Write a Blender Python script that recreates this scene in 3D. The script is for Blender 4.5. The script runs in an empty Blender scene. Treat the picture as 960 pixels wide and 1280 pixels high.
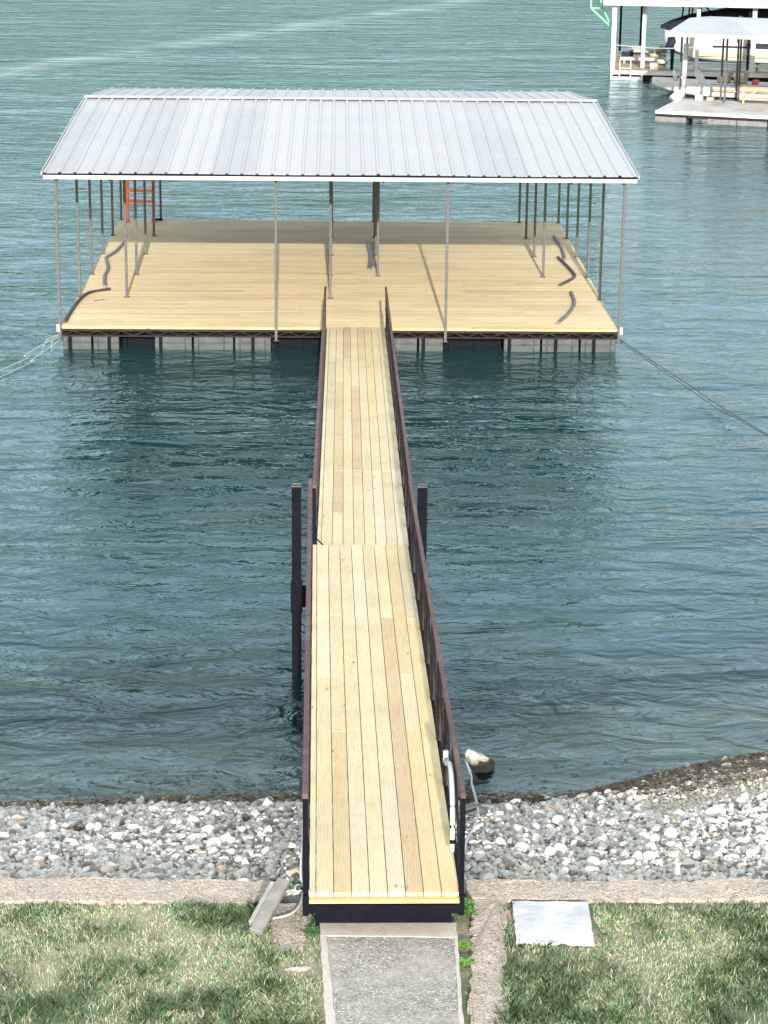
import bpy, bmesh, math, random
import numpy as np
from mathutils import Vector, Matrix
R = math.radians
rng = np.random.default_rng(7); random.seed(7)
scene = bpy.context.scene
col = scene.collection
WZ = -0.48                      # water level; main dock deck top is z = 0

# ------------------------------------------------------------------ node helpers
def new_mat(name):
    m = bpy.data.materials.new(name); m.use_nodes = True
    nt = m.node_tree; b = nt.nodes['Principled BSDF']
    return m, nt, b
def N(nt, typ, **kw):
    n = nt.nodes.new(typ)
    for k, v in kw.items():
        if k.startswith('i_'): n.inputs[k[2:].replace('_', ' ')].default_value = v
        else: setattr(n, k, v)
    return n
def L(nt, a, b): nt.links.new(a, b)
def coords(nt, scale=(1, 1, 1)):
    t = N(nt, 'ShaderNodeNewGeometry'); mp = N(nt, 'ShaderNodeMapping'); mp.inputs['Scale'].default_value = scale
    L(nt, t.outputs['Position'], mp.inputs['Vector']); return mp.outputs['Vector']
def noise(nt, vec, scale, detail=4, rough=.55, dist=0):
    n = N(nt, 'ShaderNodeTexNoise'); L(nt, vec, n.inputs['Vector'])
    n.inputs['Scale'].default_value = scale; n.inputs['Detail'].default_value = detail
    n.inputs['Roughness'].default_value = rough; n.inputs['Distortion'].default_value = dist
    return n.outputs['Fac']
def ramp(nt, fac, stops):
    r = N(nt, 'ShaderNodeValToRGB'); L(nt, fac, r.inputs['Fac']); e = r.color_ramp.elements
    while len(e) < len(stops): e.new(.5)
    for el, (p, c) in zip(e, stops):
        el.position = p; el.color = (c, c, c, 1) if isinstance(c, (int, float)) else (*c, 1)
    return r.outputs['Color']
def mixc(nt, fac, a, b, mode='MIX'):
    m = N(nt, 'ShaderNodeMix', data_type='RGBA', blend_type=mode)
    for s, v in ((m.inputs[0], fac), (m.inputs[6], a), (m.inputs[7], b)):
        if isinstance(v, (int, float)): s.default_value = v
        elif isinstance(v, tuple): s.default_value = (*v, 1)
        else: L(nt, v, s)
    return m.outputs[2]
def math_(nt, op, a, b=0.0, c=None):
    m = N(nt, 'ShaderNodeMath', operation=op)
    for i, v in enumerate((a, b) if c is None else (a, b, c)):
        if isinstance(v, (int, float)): m.inputs[i].default_value = v
        else: L(nt, v, m.inputs[i])
    return m.outputs[0]
def bump(nt, b, h, dist=.01, strength=1.0):
    n = N(nt, 'ShaderNodeBump'); L(nt, h, n.inputs['Height'])
    n.inputs['Distance'].default_value = dist; n.inputs['Strength'].default_value = strength
    L(nt, n.outputs['Normal'], b.inputs['Normal'])
def worn(name, c1, c2, scale=6, rough=.6, metal=0.0, bd=.003, c3=None, spec=.35):
    m, nt, b = new_mat(name); v = coords(nt)
    f = noise(nt, v, scale, 6)
    c = ramp(nt, f, [(.3, c1), (.7, c2)])
    if c3 is not None:
        s = noise(nt, v, scale * .35, 5, .65)
        c = mixc(nt, ramp(nt, s, [(.52, 0.), (.66, 1.)]), c, c3)
    L(nt, c, b.inputs['Base Color']); b.inputs['Roughness'].default_value = rough
    b.inputs['Metallic'].default_value = metal
    bump(nt, b, noise(nt, v, scale * 5, 4), bd)
    b.inputs['Specular IOR Level'].default_value = spec
    return m

# ------------------------------------------------------------------ materials
def wood_mat(name, axis):
    m, nt, b = new_mat(name)
    g = N(nt, 'ShaderNodeNewGeometry'); at = N(nt, 'ShaderNodeAttribute', attribute_name='seed')
    tint = N(nt, 'ShaderNodeAttribute', attribute_name='tint')
    off = N(nt, 'ShaderNodeVectorMath', operation='SCALE'); off.inputs[0].default_value = (13.1, 29.7, 7.3)
    L(nt, at.outputs['Fac'], off.inputs['Scale'])
    ad = N(nt, 'ShaderNodeVectorMath', operation='ADD'); L(nt, g.outputs['Position'], ad.inputs[0]); L(nt, off.outputs[0], ad.inputs[1])
    def mp(sc):
        q = N(nt, 'ShaderNodeMapping'); q.inputs['Scale'].default_value = sc; L(nt, ad.outputs[0], q.inputs['Vector']); return q.outputs['Vector']
    along = (.7, 9, 9) if axis == 0 else (9, .7, 9)
    grain = noise(nt, mp(along), 3.2, 6, .6, 1.6)
    patch = noise(nt, mp((.5, 3, 3) if axis == 0 else (3, .5, 3)), 1.3, 3)
    c = mixc(nt, ramp(nt, grain, [(.36, 0.), (.66, 1.)]), (.645, .495, .275), (.785, .67, .435))
    c = mixc(nt, ramp(nt, patch, [(.35, 0.), (.75, .5)]), c, (.76, .68, .49))
    # cathedral rings
    w = N(nt, 'ShaderNodeTexWave', wave_type='BANDS', bands_direction='Y' if axis == 0 else 'X')
    L(nt, mp((.12, 1, 1) if axis == 0 else (1, .12, 1)), w.inputs['Vector'])
    w.inputs['Scale'].default_value = 16; w.inputs['Distortion'].default_value = 7; w.inputs['Detail'].default_value = 2; w.inputs['Detail Scale'].default_value = .9
    c = mixc(nt, math_(nt, 'MULTIPLY', ramp(nt, w.outputs['Fac'], [(.5, 0.), (.95, 1.)]), .42), c, (.50, .34, .17))
    # knots
    vo = N(nt, 'ShaderNodeTexVoronoi'); L(nt, mp((2.2, 5.5, 5) if axis == 0 else (5.5, 2.2, 5)), vo.inputs['Vector']); vo.inputs['Scale'].default_value = 1.0
    kn = ramp(nt, vo.outputs['Distance'], [(.04, 1.), (.12, 0.)])
    sel = N(nt, 'ShaderNodeSeparateColor'); L(nt, vo.outputs['Color'], sel.inputs[0])
    kn = math_(nt, 'MULTIPLY', kn, math_(nt, 'GREATER_THAN', sel.outputs[0], .42))
    c = mixc(nt, math_(nt, 'MULTIPLY', kn, .75), c, (.22, .115, .05))
    # broad weather stains
    st = noise(nt, coords(nt, (.5, .9, 1)), .9, 4, .6)
    c = mixc(nt, ramp(nt, st, [(.46, 0.), (.74, .46)]), c, (.42, .37, .23))
    c = mixc(nt, 1.0, c, tint.outputs['Color'], 'MULTIPLY')
    L(nt, c, b.inputs['Base Color']); b.inputs['Roughness'].default_value = .72
    b.inputs['Specular IOR Level'].default_value = .25
    bump(nt, b, grain, .002)
    return m
M = {}
M['deck'] = wood_mat('deck_wood', 0); M['walk'] = wood_mat('walk_wood', 1)
M['rail'] = worn('primer_brown_steel', (.085, .045, .042), (.13, .072, .068), 5, .6, 0, .002, (.17, .10, .092), .15)
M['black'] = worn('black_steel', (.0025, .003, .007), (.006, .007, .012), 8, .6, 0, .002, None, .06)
M['slat'] = worn('dull_brown_steel', (.022, .017, .018), (.055, .044, .046), 6, .6, 0, .002, None, .1)
M['truss'] = worn('weathered_truss_steel', (.016, .013, .012), (.036, .03, .028), 9, .65, .2, .002, (.03, .015, .011), .1)
M['galv'] = worn('galvanised_post', (.075, .075, .075), (.13, .13, .127), 12, .6, 0, .001, None, .12)
M['white'] = worn('white_paint', (.38, .385, .39), (.47, .475, .48), 3, .5, 0, .001, (.30, .30, .29))
M['pvc'] = worn('white_pvc', (.50, .51, .53), (.58, .59, .60), 4, .4, 0, .0005)
M['orange'] = worn('red_orange_paint', (.70, .13, .05), (.85, .19, .08), 6, .5, 0, .001)
M['green'] = worn('mint_green_paint', (.10, .36, .20), (.14, .44, .26), 6, .5, 0, .001)
M['navy'] = worn('navy_canvas', (.005, .007, .022), (.012, .014, .035), 4, .8, 0, .004)
M['hullwhite'] = worn('white_gelcoat', (.50, .495, .47), (.62, .61, .585), 2, .35, 0, .0008)
M['cream'] = worn('cream_gelcoat', (.34, .29, .19), (.42, .37, .26), 3, .4, 0, .001)
M['red'] = worn('red_plastic', (.6, .05, .05), (.7, .09, .08), 4, .4)
M['bumper'] = worn('grey_vinyl', (.10, .10, .105), (.20, .20, .20), 9, .6, 0, .002)
M['bumper_dark'] = worn('dark_vinyl', (.035, .03, .03), (.07, .06, .06), 9, .6, 0, .002)
M['rope'] = worn('pale_rope', (.26, .29, .30), (.42, .44, .44), 40, .9, 0, .004)
M['cable'] = worn('dark_cable', (.05, .06, .07), (.09, .1, .11), 30, .7, 0, .002)
M['old_wood'] = worn('weathered_board', (.17, .165, .15), (.28, .27, .25), 7, .9, 0, .006)
M['bumper_light'] = worn('bleached_board', (.24, .24, .225), (.36, .355, .335), 8, .9, 0, .005)
M['greydeck'] = worn('pale_grey_decking', (.50, .485, .475), (.62, .605, .59), 2.5, .8, 0, .004, (.38, .35, .32))
M['tandeck'] = worn('tan_decking', (.33, .24, .16), (.44, .33, .23), 2.5, .8, 0, .004, (.25, .18, .12))

def float_mat():
    m, nt, b = new_mat('grey_float_plastic'); v = coords(nt)
    f = noise(nt, v, 3.5, 6, .65)
    c = ramp(nt, f, [(.3, (.010, .013, .013)), (.5, (.026, .031, .031)), (.72, (.066, .071, .068))])
    s = N(nt, 'ShaderNodeSeparateXYZ'); L(nt, v, s.inputs[0])
    wet = math_(nt, 'ADD', s.outputs['Z'], math_(nt, 'MULTIPLY', noise(nt, v, 5, 3), .08))
    c = mixc(nt, ramp(nt, math_(nt, 'ADD', wet, 1.0), [(.585, 1.), (.63, 0.)]), c, (.02, .028, .022))
    L(nt, c, b.inputs['Base Color']); b.inputs['Roughness'].default_value = .55
    bump(nt, b, f, .01); return m
M['float'] = float_mat()

def roof_mat():
    m, nt, b = new_mat('galvalume_roofing'); v = coords(nt, (1, .25, .5))
    f = noise(nt, v, 4, 5, .6); f2 = noise(nt, coords(nt), .5, 3)
    # each sheet about 0.9 m wide has a slightly different dullness
    s = N(nt, 'ShaderNodeSeparateXYZ'); L(nt, coords(nt), s.inputs[0])
    w = N(nt, 'ShaderNodeTexWhiteNoise', noise_dimensions='1D')
    L(nt, math_(nt, 'FLOOR', math_(nt, 'DIVIDE', math_(nt, 'ADD', s.outputs['X'], 20.0), .915)), w.inputs['W'])
    c = mixc(nt, f, (.40, .395, .405), (.46, .455, .46))
    c = mixc(nt, math_(nt, 'MULTIPLY', w.outputs['Value'], .9), c, (.345, .345, .36))
    c = mixc(nt, ramp(nt, f2, [(.5, 0.), (.75, .35)]), c, (.50, .495, .495))
    L(nt, c, b.inputs['Base Color']); b.inputs['Metallic'].default_value = .1
    L(nt, ramp(nt, f, [(.3, .42), (.7, .58)]), b.inputs['Roughness'])
    bump(nt, b, noise(nt, coords(nt, (1, .15, 1)), 2.2, 3), .006); return m
M['roof'] = roof_mat()
M['under'] = worn('roof_underside', (.06, .06, .05), (.11, .105, .09), 2, .7, 0, .002)  # same roof metal, darkened underneath so its reflection on the water reads dark

def aggregate(name, base, lite, dark, scale=70, broad=(.36, .33, .29), bd=.008):
    m, nt, b = new_mat(name); v = coords(nt)
    vo = N(nt, 'ShaderNodeTexVoronoi'); L(nt, v, vo.inputs['Vector']); vo.inputs['Scale'].default_value = scale
    se = N(nt, 'ShaderNodeSeparateColor'); L(nt, vo.outputs['Color'], se.inputs[0])
    c = ramp(nt, se.outputs[0], [(.0, dark), (.45, base), (.8, base), (.97, lite)])
    c = mixc(nt, ramp(nt, noise(nt, v, 2.2, 6, .65), [(.42, 0.), (.68, .75)]), c, broad)
    c = mixc(nt, ramp(nt, noise(nt, v, 9, 4, .6), [(.3, .35), (.6, 0.)]), c, dark)
    L(nt, c, b.inputs['Base Color']); b.inputs['Roughness'].default_value = .92
    h = math_(nt, 'ADD', math_(nt, 'MULTIPLY', vo.outputs['Distance'], -1.0), noise(nt, v, 12, 5))
    bump(nt, b, h, bd); return m
M['path'] = aggregate('exposed_aggregate', (.38, .35, .305), (.76, .72, .63), (.12, .11, .10), 75, (.47, .43, .37), .006)
M['pathedge'] = aggregate('smooth_concrete', (.62, .56, .49), (.74, .69, .62), (.38, .33, .28), 130, (.66, .58, .51), .003)
M['curb'] = aggregate('worn_concrete', (.50, .41, .33), (.72, .65, .58), (.22, .165, .13), 60, (.56, .47, .40), .012)
M['slab'] = worn('white_panel', (.54, .54, .56), (.68, .68, .70), 3, .6, 0, .008, (.46, .465, .48))

def attr_mat(name, rough=.85, nscale=18, bd=.01, mul=(.62, 1.25), spec=.3, wet=False, translucent=0):
    m, nt, b = new_mat(name); v = coords(nt)
    a = N(nt, 'ShaderNodeAttribute', attribute_name='tint')
    f = noise(nt, v, nscale, 5, .65)
    c = mixc(nt, 1.0, a.outputs['Color'], ramp(nt, f, [(.25, mul[0]), (.75, mul[1])]), 'MULTIPLY')
    if wet:
        s = N(nt, 'ShaderNodeSeparateXYZ'); L(nt, v, s.inputs[0])
        z = math_(nt, 'ADD', s.outputs['Z'], math_(nt, 'MULTIPLY', noise(nt, v, 3, 3), .22))
        k = ramp(nt, math_(nt, 'ADD', z, 1.0), [(.72, 1.), (.90, 0.)])
        c = mixc(nt, k, c, mixc(nt, 1.0, c, (.22, .21, .18), 'MULTIPLY'))
    L(nt, c, b.inputs['Base Color']); b.inputs['Roughness'].default_value = rough
    b.inputs['Specular IOR Level'].default_value = spec
    if bd: bump(nt, b, f, bd)
    return m
M['stone'] = attr_mat('limestone', .9, 16, .012, wet=True)
M['blade'] = attr_mat('grass_blade', .6, 3, 0, (.8, 1.15), .2)
M['leaf'] = attr_mat('leaf', .55, 20, 0, (.8, 1.15), .3)
M['twig'] = attr_mat('driftwood', .9, 30, .004, (.7, 1.2), .2, wet=False)

def ground_mat():
    m, nt, b = new_mat('bank_ground'); v = coords(nt)
    s = N(nt, 'ShaderNodeSeparateXYZ'); L(nt, v, s.inputs[0])
    n1 = noise(nt, v, 1.1, 5); n2 = noise(nt, v, 30, 4, .7)
    soil = mixc(nt, n2, (.20, .17, .11), (.52, .45, .32))
    grass = mixc(nt, n2, (.06, .09, .04), (.20, .23, .12))
    lawn = mixc(nt, ramp(nt, n1, [(.42, 0.), (.58, 1.)]), grass, soil)
    rock = mixc(nt, n2, (.22, .205, .18), (.50, .47, .42))
    wet = mixc(nt, n2, (.26, .245, .20), (.55, .52, .44))
    y = math_(nt, 'ADD', s.outputs['Y'], math_(nt, 'MULTIPLY', n1, .5))
    k = ramp(nt, math_(nt, 'DIVIDE', math_(nt, 'ADD', y, 40.0), 20.0), [(.585, 0.), (.592, 1.)])
    c = mixc(nt, k, lawn, rock)
    k2 = ramp(nt, math_(nt, 'ADD', s.outputs['Z'], 1.0), [(.55, 1.), (.66, 0.)])
    c = mixc(nt, k2, c, wet)
    L(nt, c, b.inputs['Base Color']); b.inputs['Roughness'].default_value = .95
    bump(nt, b, n2, .02); return m
M['ground'] = ground_mat()

def water_mat():
    m = bpy.data.materials.new('lake_water'); m.use_nodes = True; nt = m.node_tree
    nt.nodes.remove(nt.nodes['Principled BSDF']); out = nt.nodes['Material Output']
    # ripples, in metres
    def rot(scale, deg, sc):
        g = N(nt, 'ShaderNodeNewGeometry'); mp = N(nt, 'ShaderNodeMapping')
        mp.inputs['Rotation'].default_value = (0, 0, R(deg)); mp.inputs['Scale'].default_value = sc
        L(nt, g.outputs['Position'], mp.inputs['Vector']); return mp.outputs['Vector']
    a = noise(nt, rot(1, 14, (.55, 1, 1)), 1.9, 4, .55, .9)
    b_ = noise(nt, rot(1, -16, (.33, 1, 1)), .8, 2, .5, .6)
    c_ = noise(nt, rot(1, 10, (.35, 1, 1)), .30, 2, .5, .3)
    d_ = noise(nt, rot(1, 35, (.8, 1, 1)), 7.5, 2, .5, .5)
    gust = noise(nt, rot(1, 12, (.16, .7, 1)), .32, 4, .6, .8)
    gk = ramp(nt, gust, [(.30, .35), (.52, .85), (.72, 1.6)])
    h = math_(nt, 'ADD', math_(nt, 'MULTIPLY', a, WA), math_(nt, 'MULTIPLY', d_, WD))
    # a boat's old wake crossing the far left of the lake, rougher than its surroundings
    gp = N(nt, 'ShaderNodeNewGeometry'); sp = N(nt, 'ShaderNodeSeparateXYZ'); L(nt, gp.outputs['Position'], sp.inputs[0])
    wk = math_(nt, 'SUBTRACT', sp.outputs['Y'], math_(nt, 'ADD', math_(nt, 'MULTIPLY', sp.outputs['X'], 1.87), 83.0))
    wk = math_(nt, 'ADD', wk, math_(nt, 'MULTIPLY', noise(nt, rot(1, 0, (1, 1, 1)), .22, 3), 7.0))
    wk = math_(nt, 'SUBTRACT', 1.0, math_(nt, 'MINIMUM', math_(nt, 'MULTIPLY', math_(nt, 'ABSOLUTE', wk), .28), 1.0))
    h = math_(nt, 'MULTIPLY', h, gk)
    h = math_(nt, 'ADD', h, math_(nt, 'ADD', math_(nt, 'MULTIPLY', b_, WB), math_(nt, 'MULTIPLY', c_, WC)))
    bp = N(nt, 'ShaderNodeBump'); L(nt, h, bp.inputs['Height']); bp.inputs['Distance'].default_value = 1.0
    fr = N(nt, 'ShaderNodeFresnel'); fr.inputs['IOR'].default_value = 1.34; L(nt, bp.outputs[0], fr.inputs['Normal'])
    gl = N(nt, 'ShaderNodeBsdfGlossy'); gl.inputs['Roughness'].default_value = .06; L(nt, bp.outputs[0], gl.inputs['Normal'])
    gl.inputs['Color'].default_value = (.80, .96, 1, 1)
    mur = noise(nt, rot(1, 10, (.3, 1, 1)), .16, 4, .6)
    body = N(nt, 'ShaderNodeBsdfDiffuse')
    L(nt, mixc(nt, mur, BODY0, BODY1), body.inputs['Color'])
    tr = N(nt, 'ShaderNodeBsdfTransparent'); tr.inputs['Color'].default_value = (.72, .82, .80, 1)
    dep = N(nt, 'ShaderNodeAttribute', attribute_name='depth')
    dn = math_(nt, 'MULTIPLY', math_(nt, 'MULTIPLY', dep.outputs['Fac'], math_(nt, 'ADD', math_(nt, 'MULTIPLY', a, .6), .7)), .55)
    k = ramp(nt, dn, [(.0, .05), (.40, .52), (1., 1.)])
    ms = N(nt, 'ShaderNodeMixShader'); L(nt, k, ms.inputs[0]); L(nt, tr.outputs[0], ms.inputs[1]); L(nt, body.outputs[0], ms.inputs[2])
    m2 = N(nt, 'ShaderNodeMixShader'); L(nt, fr.outputs[0], m2.inputs[0]); L(nt, ms.outputs[0], m2.inputs[1]); L(nt, gl.outputs[0], m2.inputs[2])
    foam = N(nt, 'ShaderNodeBsdfDiffuse'); foam.inputs['Color'].default_value = (.42, .46, .46, 1)
    ff = math_(nt, 'MULTIPLY', wk, ramp(nt, noise(nt, rot(1, 12, (.22, 1, 1)), .9, 5, .7), [(.42, .05), (.62, 1.)]))
    m3 = N(nt, 'ShaderNodeMixShader'); L(nt, math_(nt, 'MULTIPLY', ff, .40), m3.inputs[0]); L(nt, m2.outputs[0], m3.inputs[1]); L(nt, foam.outputs[0], m3.inputs[2])
    L(nt, m3.outputs[0], out.inputs['Surface']); return m
WA, WD, WB, WC = .088, .012, .115, .120
BODY0, BODY1 = (.004, .020, .022), (.009, .034, .036)
M['water'] = water_mat()

# ------------------------------------------------------------------ mesh helpers
def tag(o, label=None, cat=None, group=None, kind=None):
    if label: o['label'] = label
    if cat: o['category'] = cat
    if group: o['group'] = group
    if kind: o['kind'] = kind
    return o
def empty(name, loc, label, cat, group=None):
    o = bpy.data.objects.new(name, None); col.objects.link(o); o.location = loc
    o.empty_display_size = .3
    return tag(o, label, cat, group)
def wloc(o):
    v = Vector(o.location)
    while o.parent: o = o.parent; v += Vector(o.location)
    return v
def npmesh(name, V, loops, sizes, attrs=None, smooth=False):
    me = bpy.data.meshes.new(name)
    V = np.asarray(V, dtype=np.float32); loops = np.asarray(loops, dtype=np.int32).ravel(); sizes = np.asarray(sizes, dtype=np.int32)
    me.vertices.add(len(V)); me.vertices.foreach_set('co', V.ravel())
    me.loops.add(len(loops)); me.loops.foreach_set('vertex_index', loops)
    me.polygons.add(len(sizes)); st = np.zeros(len(sizes), dtype=np.int32); st[1:] = np.cumsum(sizes)[:-1]
    me.polygons.foreach_set('loop_start', st); me.polygons.foreach_set('loop_total', sizes)
    if smooth: me.polygons.foreach_set('use_smooth', np.ones(len(sizes), dtype=bool))
    me.update(calc_edges=True); me.validate()
    for k, (dom, typ, arr) in (attrs or {}).items():
        a = me.attributes.new(k, typ, dom); a.data.foreach_set('color' if 'COLOR' in typ else 'value', np.asarray(arr, dtype=np.float32).ravel())
    return me
class MB:
    def __init__(s, xf=None): s.V = []; s.F = []; s.C = []; s.S = []; s.xf = xf
    def add(s, vs, fs, tint=(1, 1, 1), seed=0.):
        n = len(s.V); s.V += [tuple(s.xf(*v)) if s.xf else tuple(v) for v in vs]
        s.F += [tuple(i + n for i in f) for f in fs]
        s.C += [(*tint, 1)] * len(vs); s.S += [seed] * len(vs)
    def box(s, x0, x1, y0, y1, z0, z1, **k):
        s.add([(x0, y0, z0), (x1, y0, z0), (x1, y1, z0), (x0, y1, z0), (x0, y0, z1), (x1, y0, z1), (x1, y1, z1), (x0, y1, z1)],
              [(0, 3, 2, 1), (4, 5, 6, 7), (0, 1, 5, 4), (1, 2, 6, 5), (2, 3, 7, 6), (3, 0, 4, 7)], **k)
    def bar(s, p0, p1, w, h=None, up=(0, 0, 1), **k):
        p0, p1 = Vector(p0), Vector(p1); d = (p1 - p0).normalized(); u = Vector(up)
        if abs(d.dot(u)) > .99: u = Vector((0, 1, 0))
        r = d.cross(u).normalized() * w / 2; u = r.cross(d).normalized() * (h or w) / 2
        vs = [p + a * r + b * u for p in (p0, p1) for a, b in ((-1, -1), (1, -1), (1, 1), (-1, 1))]
        s.add(vs, [(0, 1, 2, 3), (7, 6, 5, 4), (0, 4, 5, 1), (1, 5, 6, 2), (2, 6, 7, 3), (3, 7, 4, 0)], **k)
    def tube(s, pts, r, n=8, caps=True, flat=1.0, **k):
        pts = [Vector(p) for p in pts]; rs = r if isinstance(r, (list, tuple)) else [r] * len(pts)
        vs = []; prev = None
        for i, p in enumerate(pts):
            d = (pts[min(i + 1, len(pts) - 1)] - pts[max(i - 1, 0)]).normalized()
            u = Vector((0, 0, 1)) if abs(d.z) < .95 else Vector((0, 1, 0))
            a = d.cross(u).normalized(); b = a.cross(d).normalized()
            vs += [p + (a * math.cos(t) + b * math.sin(t) * flat) * rs[i] for t in [2 * math.pi * j / n for j in range(n)]]
        fs = [(i * n + j, i * n + (j + 1) % n, (i + 1) * n + (j + 1) % n, (i + 1) * n + j) for i in range(len(pts) - 1) for j in range(n)]
        if caps: fs += [tuple(range(n))[::-1], tuple((len(pts) - 1) * n + j for j in range(n))]
        s.add(vs, fs, **k)
    def build(s, name, mat, parent=None, smooth=False, bevel=0, loc=None):
        base = wloc(parent) if parent else Vector(loc or (0, 0, 0))
        me = bpy.data.meshes.new(name); me.from_pydata([tuple(Vector(v) - base) for v in s.V], [], s.F); me.update()
        bm = bmesh.new(); bm.from_mesh(me); bmesh.ops.recalc_face_normals(bm, faces=bm.faces); bm.to_mesh(me); bm.free()
        a = me.attributes.new('tint', 'FLOAT_COLOR', 'POINT'); a.data.foreach_set('color', np.array(s.C, dtype=np.float32).ravel())
        a = me.attributes.new('seed', 'FLOAT', 'POINT'); a.data.foreach_set('value', np.array(s.S, dtype=np.float32))
        if smooth: me.shade_smooth()
        me.materials.append(mat)
        o = bpy.data.objects.new(name, me); col.objects.link(o)
        if parent: o.parent = parent
        else: o.location = base
        if bevel:
            md = o.modifiers.new('bevel', 'BEVEL'); md.width = bevel; md.segments = 1; md.limit_method = 'ANGLE'
        return o
def curve_pts(pts, n=8):
    """Catmull-Rom through pts"""
    P = [Vector(p) for p in pts]; P = [P[0] * 2 - P[1]] + P + [P[-1] * 2 - P[-2]]; out = []
    for i in range(1, len(P) - 2):
        for k in range(n):
            t = k / n; a, b, c, d = P[i - 1], P[i], P[i + 1], P[i + 2]
            out.append(.5 * ((2 * b) + (c - a) * t + (2 * a - 5 * b + 4 * c - d) * t * t + (3 * b - 3 * c + d - a) * t ** 3))
    out.append(P[-2]); return out
def vnoise(x, y, s, seed=0):
    x = np.asarray(x) * s; y = np.asarray(y) * s; xi = np.floor(x).astype(np.int64); yi = np.floor(y).astype(np.int64)
    fx = x - xi; fy = y - yi; fx = fx * fx * (3 - 2 * fx); fy = fy * fy * (3 - 2 * fy)
    def h(a, b):
        n = (a * 374761393 + b * 668265263 + seed * 1442695041) & 0x7fffffff
        n = ((n ^ (n >> 13)) * 1274126177) & 0x7fffffff
        return ((n ^ (n >> 16)) & 0xffff) / 65535.
    return (h(xi, yi) * (1 - fx) + h(xi + 1, yi) * fx) * (1 - fy) + (h(xi, yi + 1) * (1 - fx) + h(xi + 1, yi + 1) * fx) * fy
def sstep(a, b, x): t = np.clip((np.asarray(x) - a) / (b - a), 0, 1); return t * t * (3 - 2 * t)

# ------------------------------------------------------------------ terrain
def shore_y(x): return -22.72 + 1.6 * sstep(1.6, 5.8, x) - .35 * sstep(-1, -5, x) + .22 * (vnoise(x, x * 0, .8, 3) - .5)
def height(x, y):
    x = np.asarray(x, dtype=float); y = np.asarray(y, dtype=float); sy = shore_y(x)
    up = WZ + (1.22 - WZ) * np.clip((sy - y) / (sy + 28.35), 0, 1) ** .78
    bed = WZ - .16 * np.clip(y - sy, 0, 3) - .30 * np.clip(y - sy - 3, 0, 16)
    z = np.where(y < sy, up, bed)
    lawn = 1.30 + .055 * np.clip(-28.6 - y, 0, 2.6) + .26 * np.clip(-31.2 - y, 0, 15)
    z = np.where(y < -28.35, np.where(y < -28.6, lawn, 1.22), z)
    z = z + .05 * (vnoise(x, y, .9, 5) - .5) * (y > -28.3) + .03 * (vnoise(x, y, 2.3, 6) - .5) * (y < -28.8)
    return z
xs = np.unique(np.concatenate([np.linspace(-400, -40, 10), np.linspace(-40, -9, 16), np.arange(-9, 10.01, .2), np.linspace(10, 40, 16), np.linspace(40, 400, 10)]))
ys = np.unique(np.concatenate([np.linspace(-220, -50, 8), np.linspace(-50, -32, 10), np.arange(-32, -17.9, .15), np.linspace(-18, 0, 12), np.linspace(0, 700, 8)]))
X, Y = np.meshgrid(xs, ys); Z = height(X, Y); nx, ny = len(xs), len(ys)
idx = np.arange(nx * ny).reshape(ny, nx)
quads = np.stack([idx[:-1, :-1], idx[:-1, 1:], idx[1:, 1:], idx[1:, :-1]], -1).reshape(-1, 4)
me = npmesh('ground', np.stack([X, Y, Z], -1).reshape(-1, 3), quads, np.full(len(quads), 4), smooth=True)
me.materials.append(M['ground']); g = bpy.data.objects.new('ground', me); col.objects.link(g); tag(g, kind='structure')
# water
ys2 = np.unique(np.concatenate([np.arange(-23.5, -15.9, .1), np.linspace(-16, 40, 12), np.linspace(40, 700, 8)]))
X, Y = np.meshgrid(xs, ys2); D = np.clip(WZ - height(X, Y), 0, 5); nx, ny = len(xs), len(ys2)
idx = np.arange(nx * ny).reshape(ny, nx)
quads = np.stack([idx[:-1, :-1], idx[:-1, 1:], idx[1:, 1:], idx[1:, :-1]], -1).reshape(-1, 4)
me = npmesh('water', np.stack([X, Y, X * 0 + WZ], -1).reshape(-1, 3), quads, np.full(len(quads), 4), {'depth': ('POINT', 'FLOAT', D.ravel())}, smooth=True)
me.materials.append(M['water']); g = bpy.data.objects.new('water', me); col.objects.link(g); tag(g, kind='structure')

# wooded ridge out of view, added so its reflection tints the lake
xh = np.linspace(-1500, 1500, 150); yh = np.linspace(420, 900, 24); X, Y = np.meshgrid(xh, yh)
t = np.clip((Y - 420) / 260, 0, 1); Z = WZ - 3 + t * (3 - 2 * t) * (30 + 30 * vnoise(X, Y, .0035, 41) + 16 * vnoise(X, Y, .012, 42)) + 9 * vnoise(X, Y, .09, 43) * (t > 0)
idx = np.arange(150 * 24).reshape(24, 150); quads = np.stack([idx[:-1, :-1], idx[:-1, 1:], idx[1:, 1:], idx[1:, :-1]], -1).reshape(-1, 4)
me = npmesh('unseen_hills', np.stack([X, Y, Z], -1).reshape(-1, 3), quads, np.full(len(quads), 4))
me.materials.append(worn('unseen_forest', (.03, .055, .028), (.07, .10, .055), .05, .95, 0, .5)); g = bpy.data.objects.new('unseen_hills', me); col.objects.link(g); tag(g, kind='structure')

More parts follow.
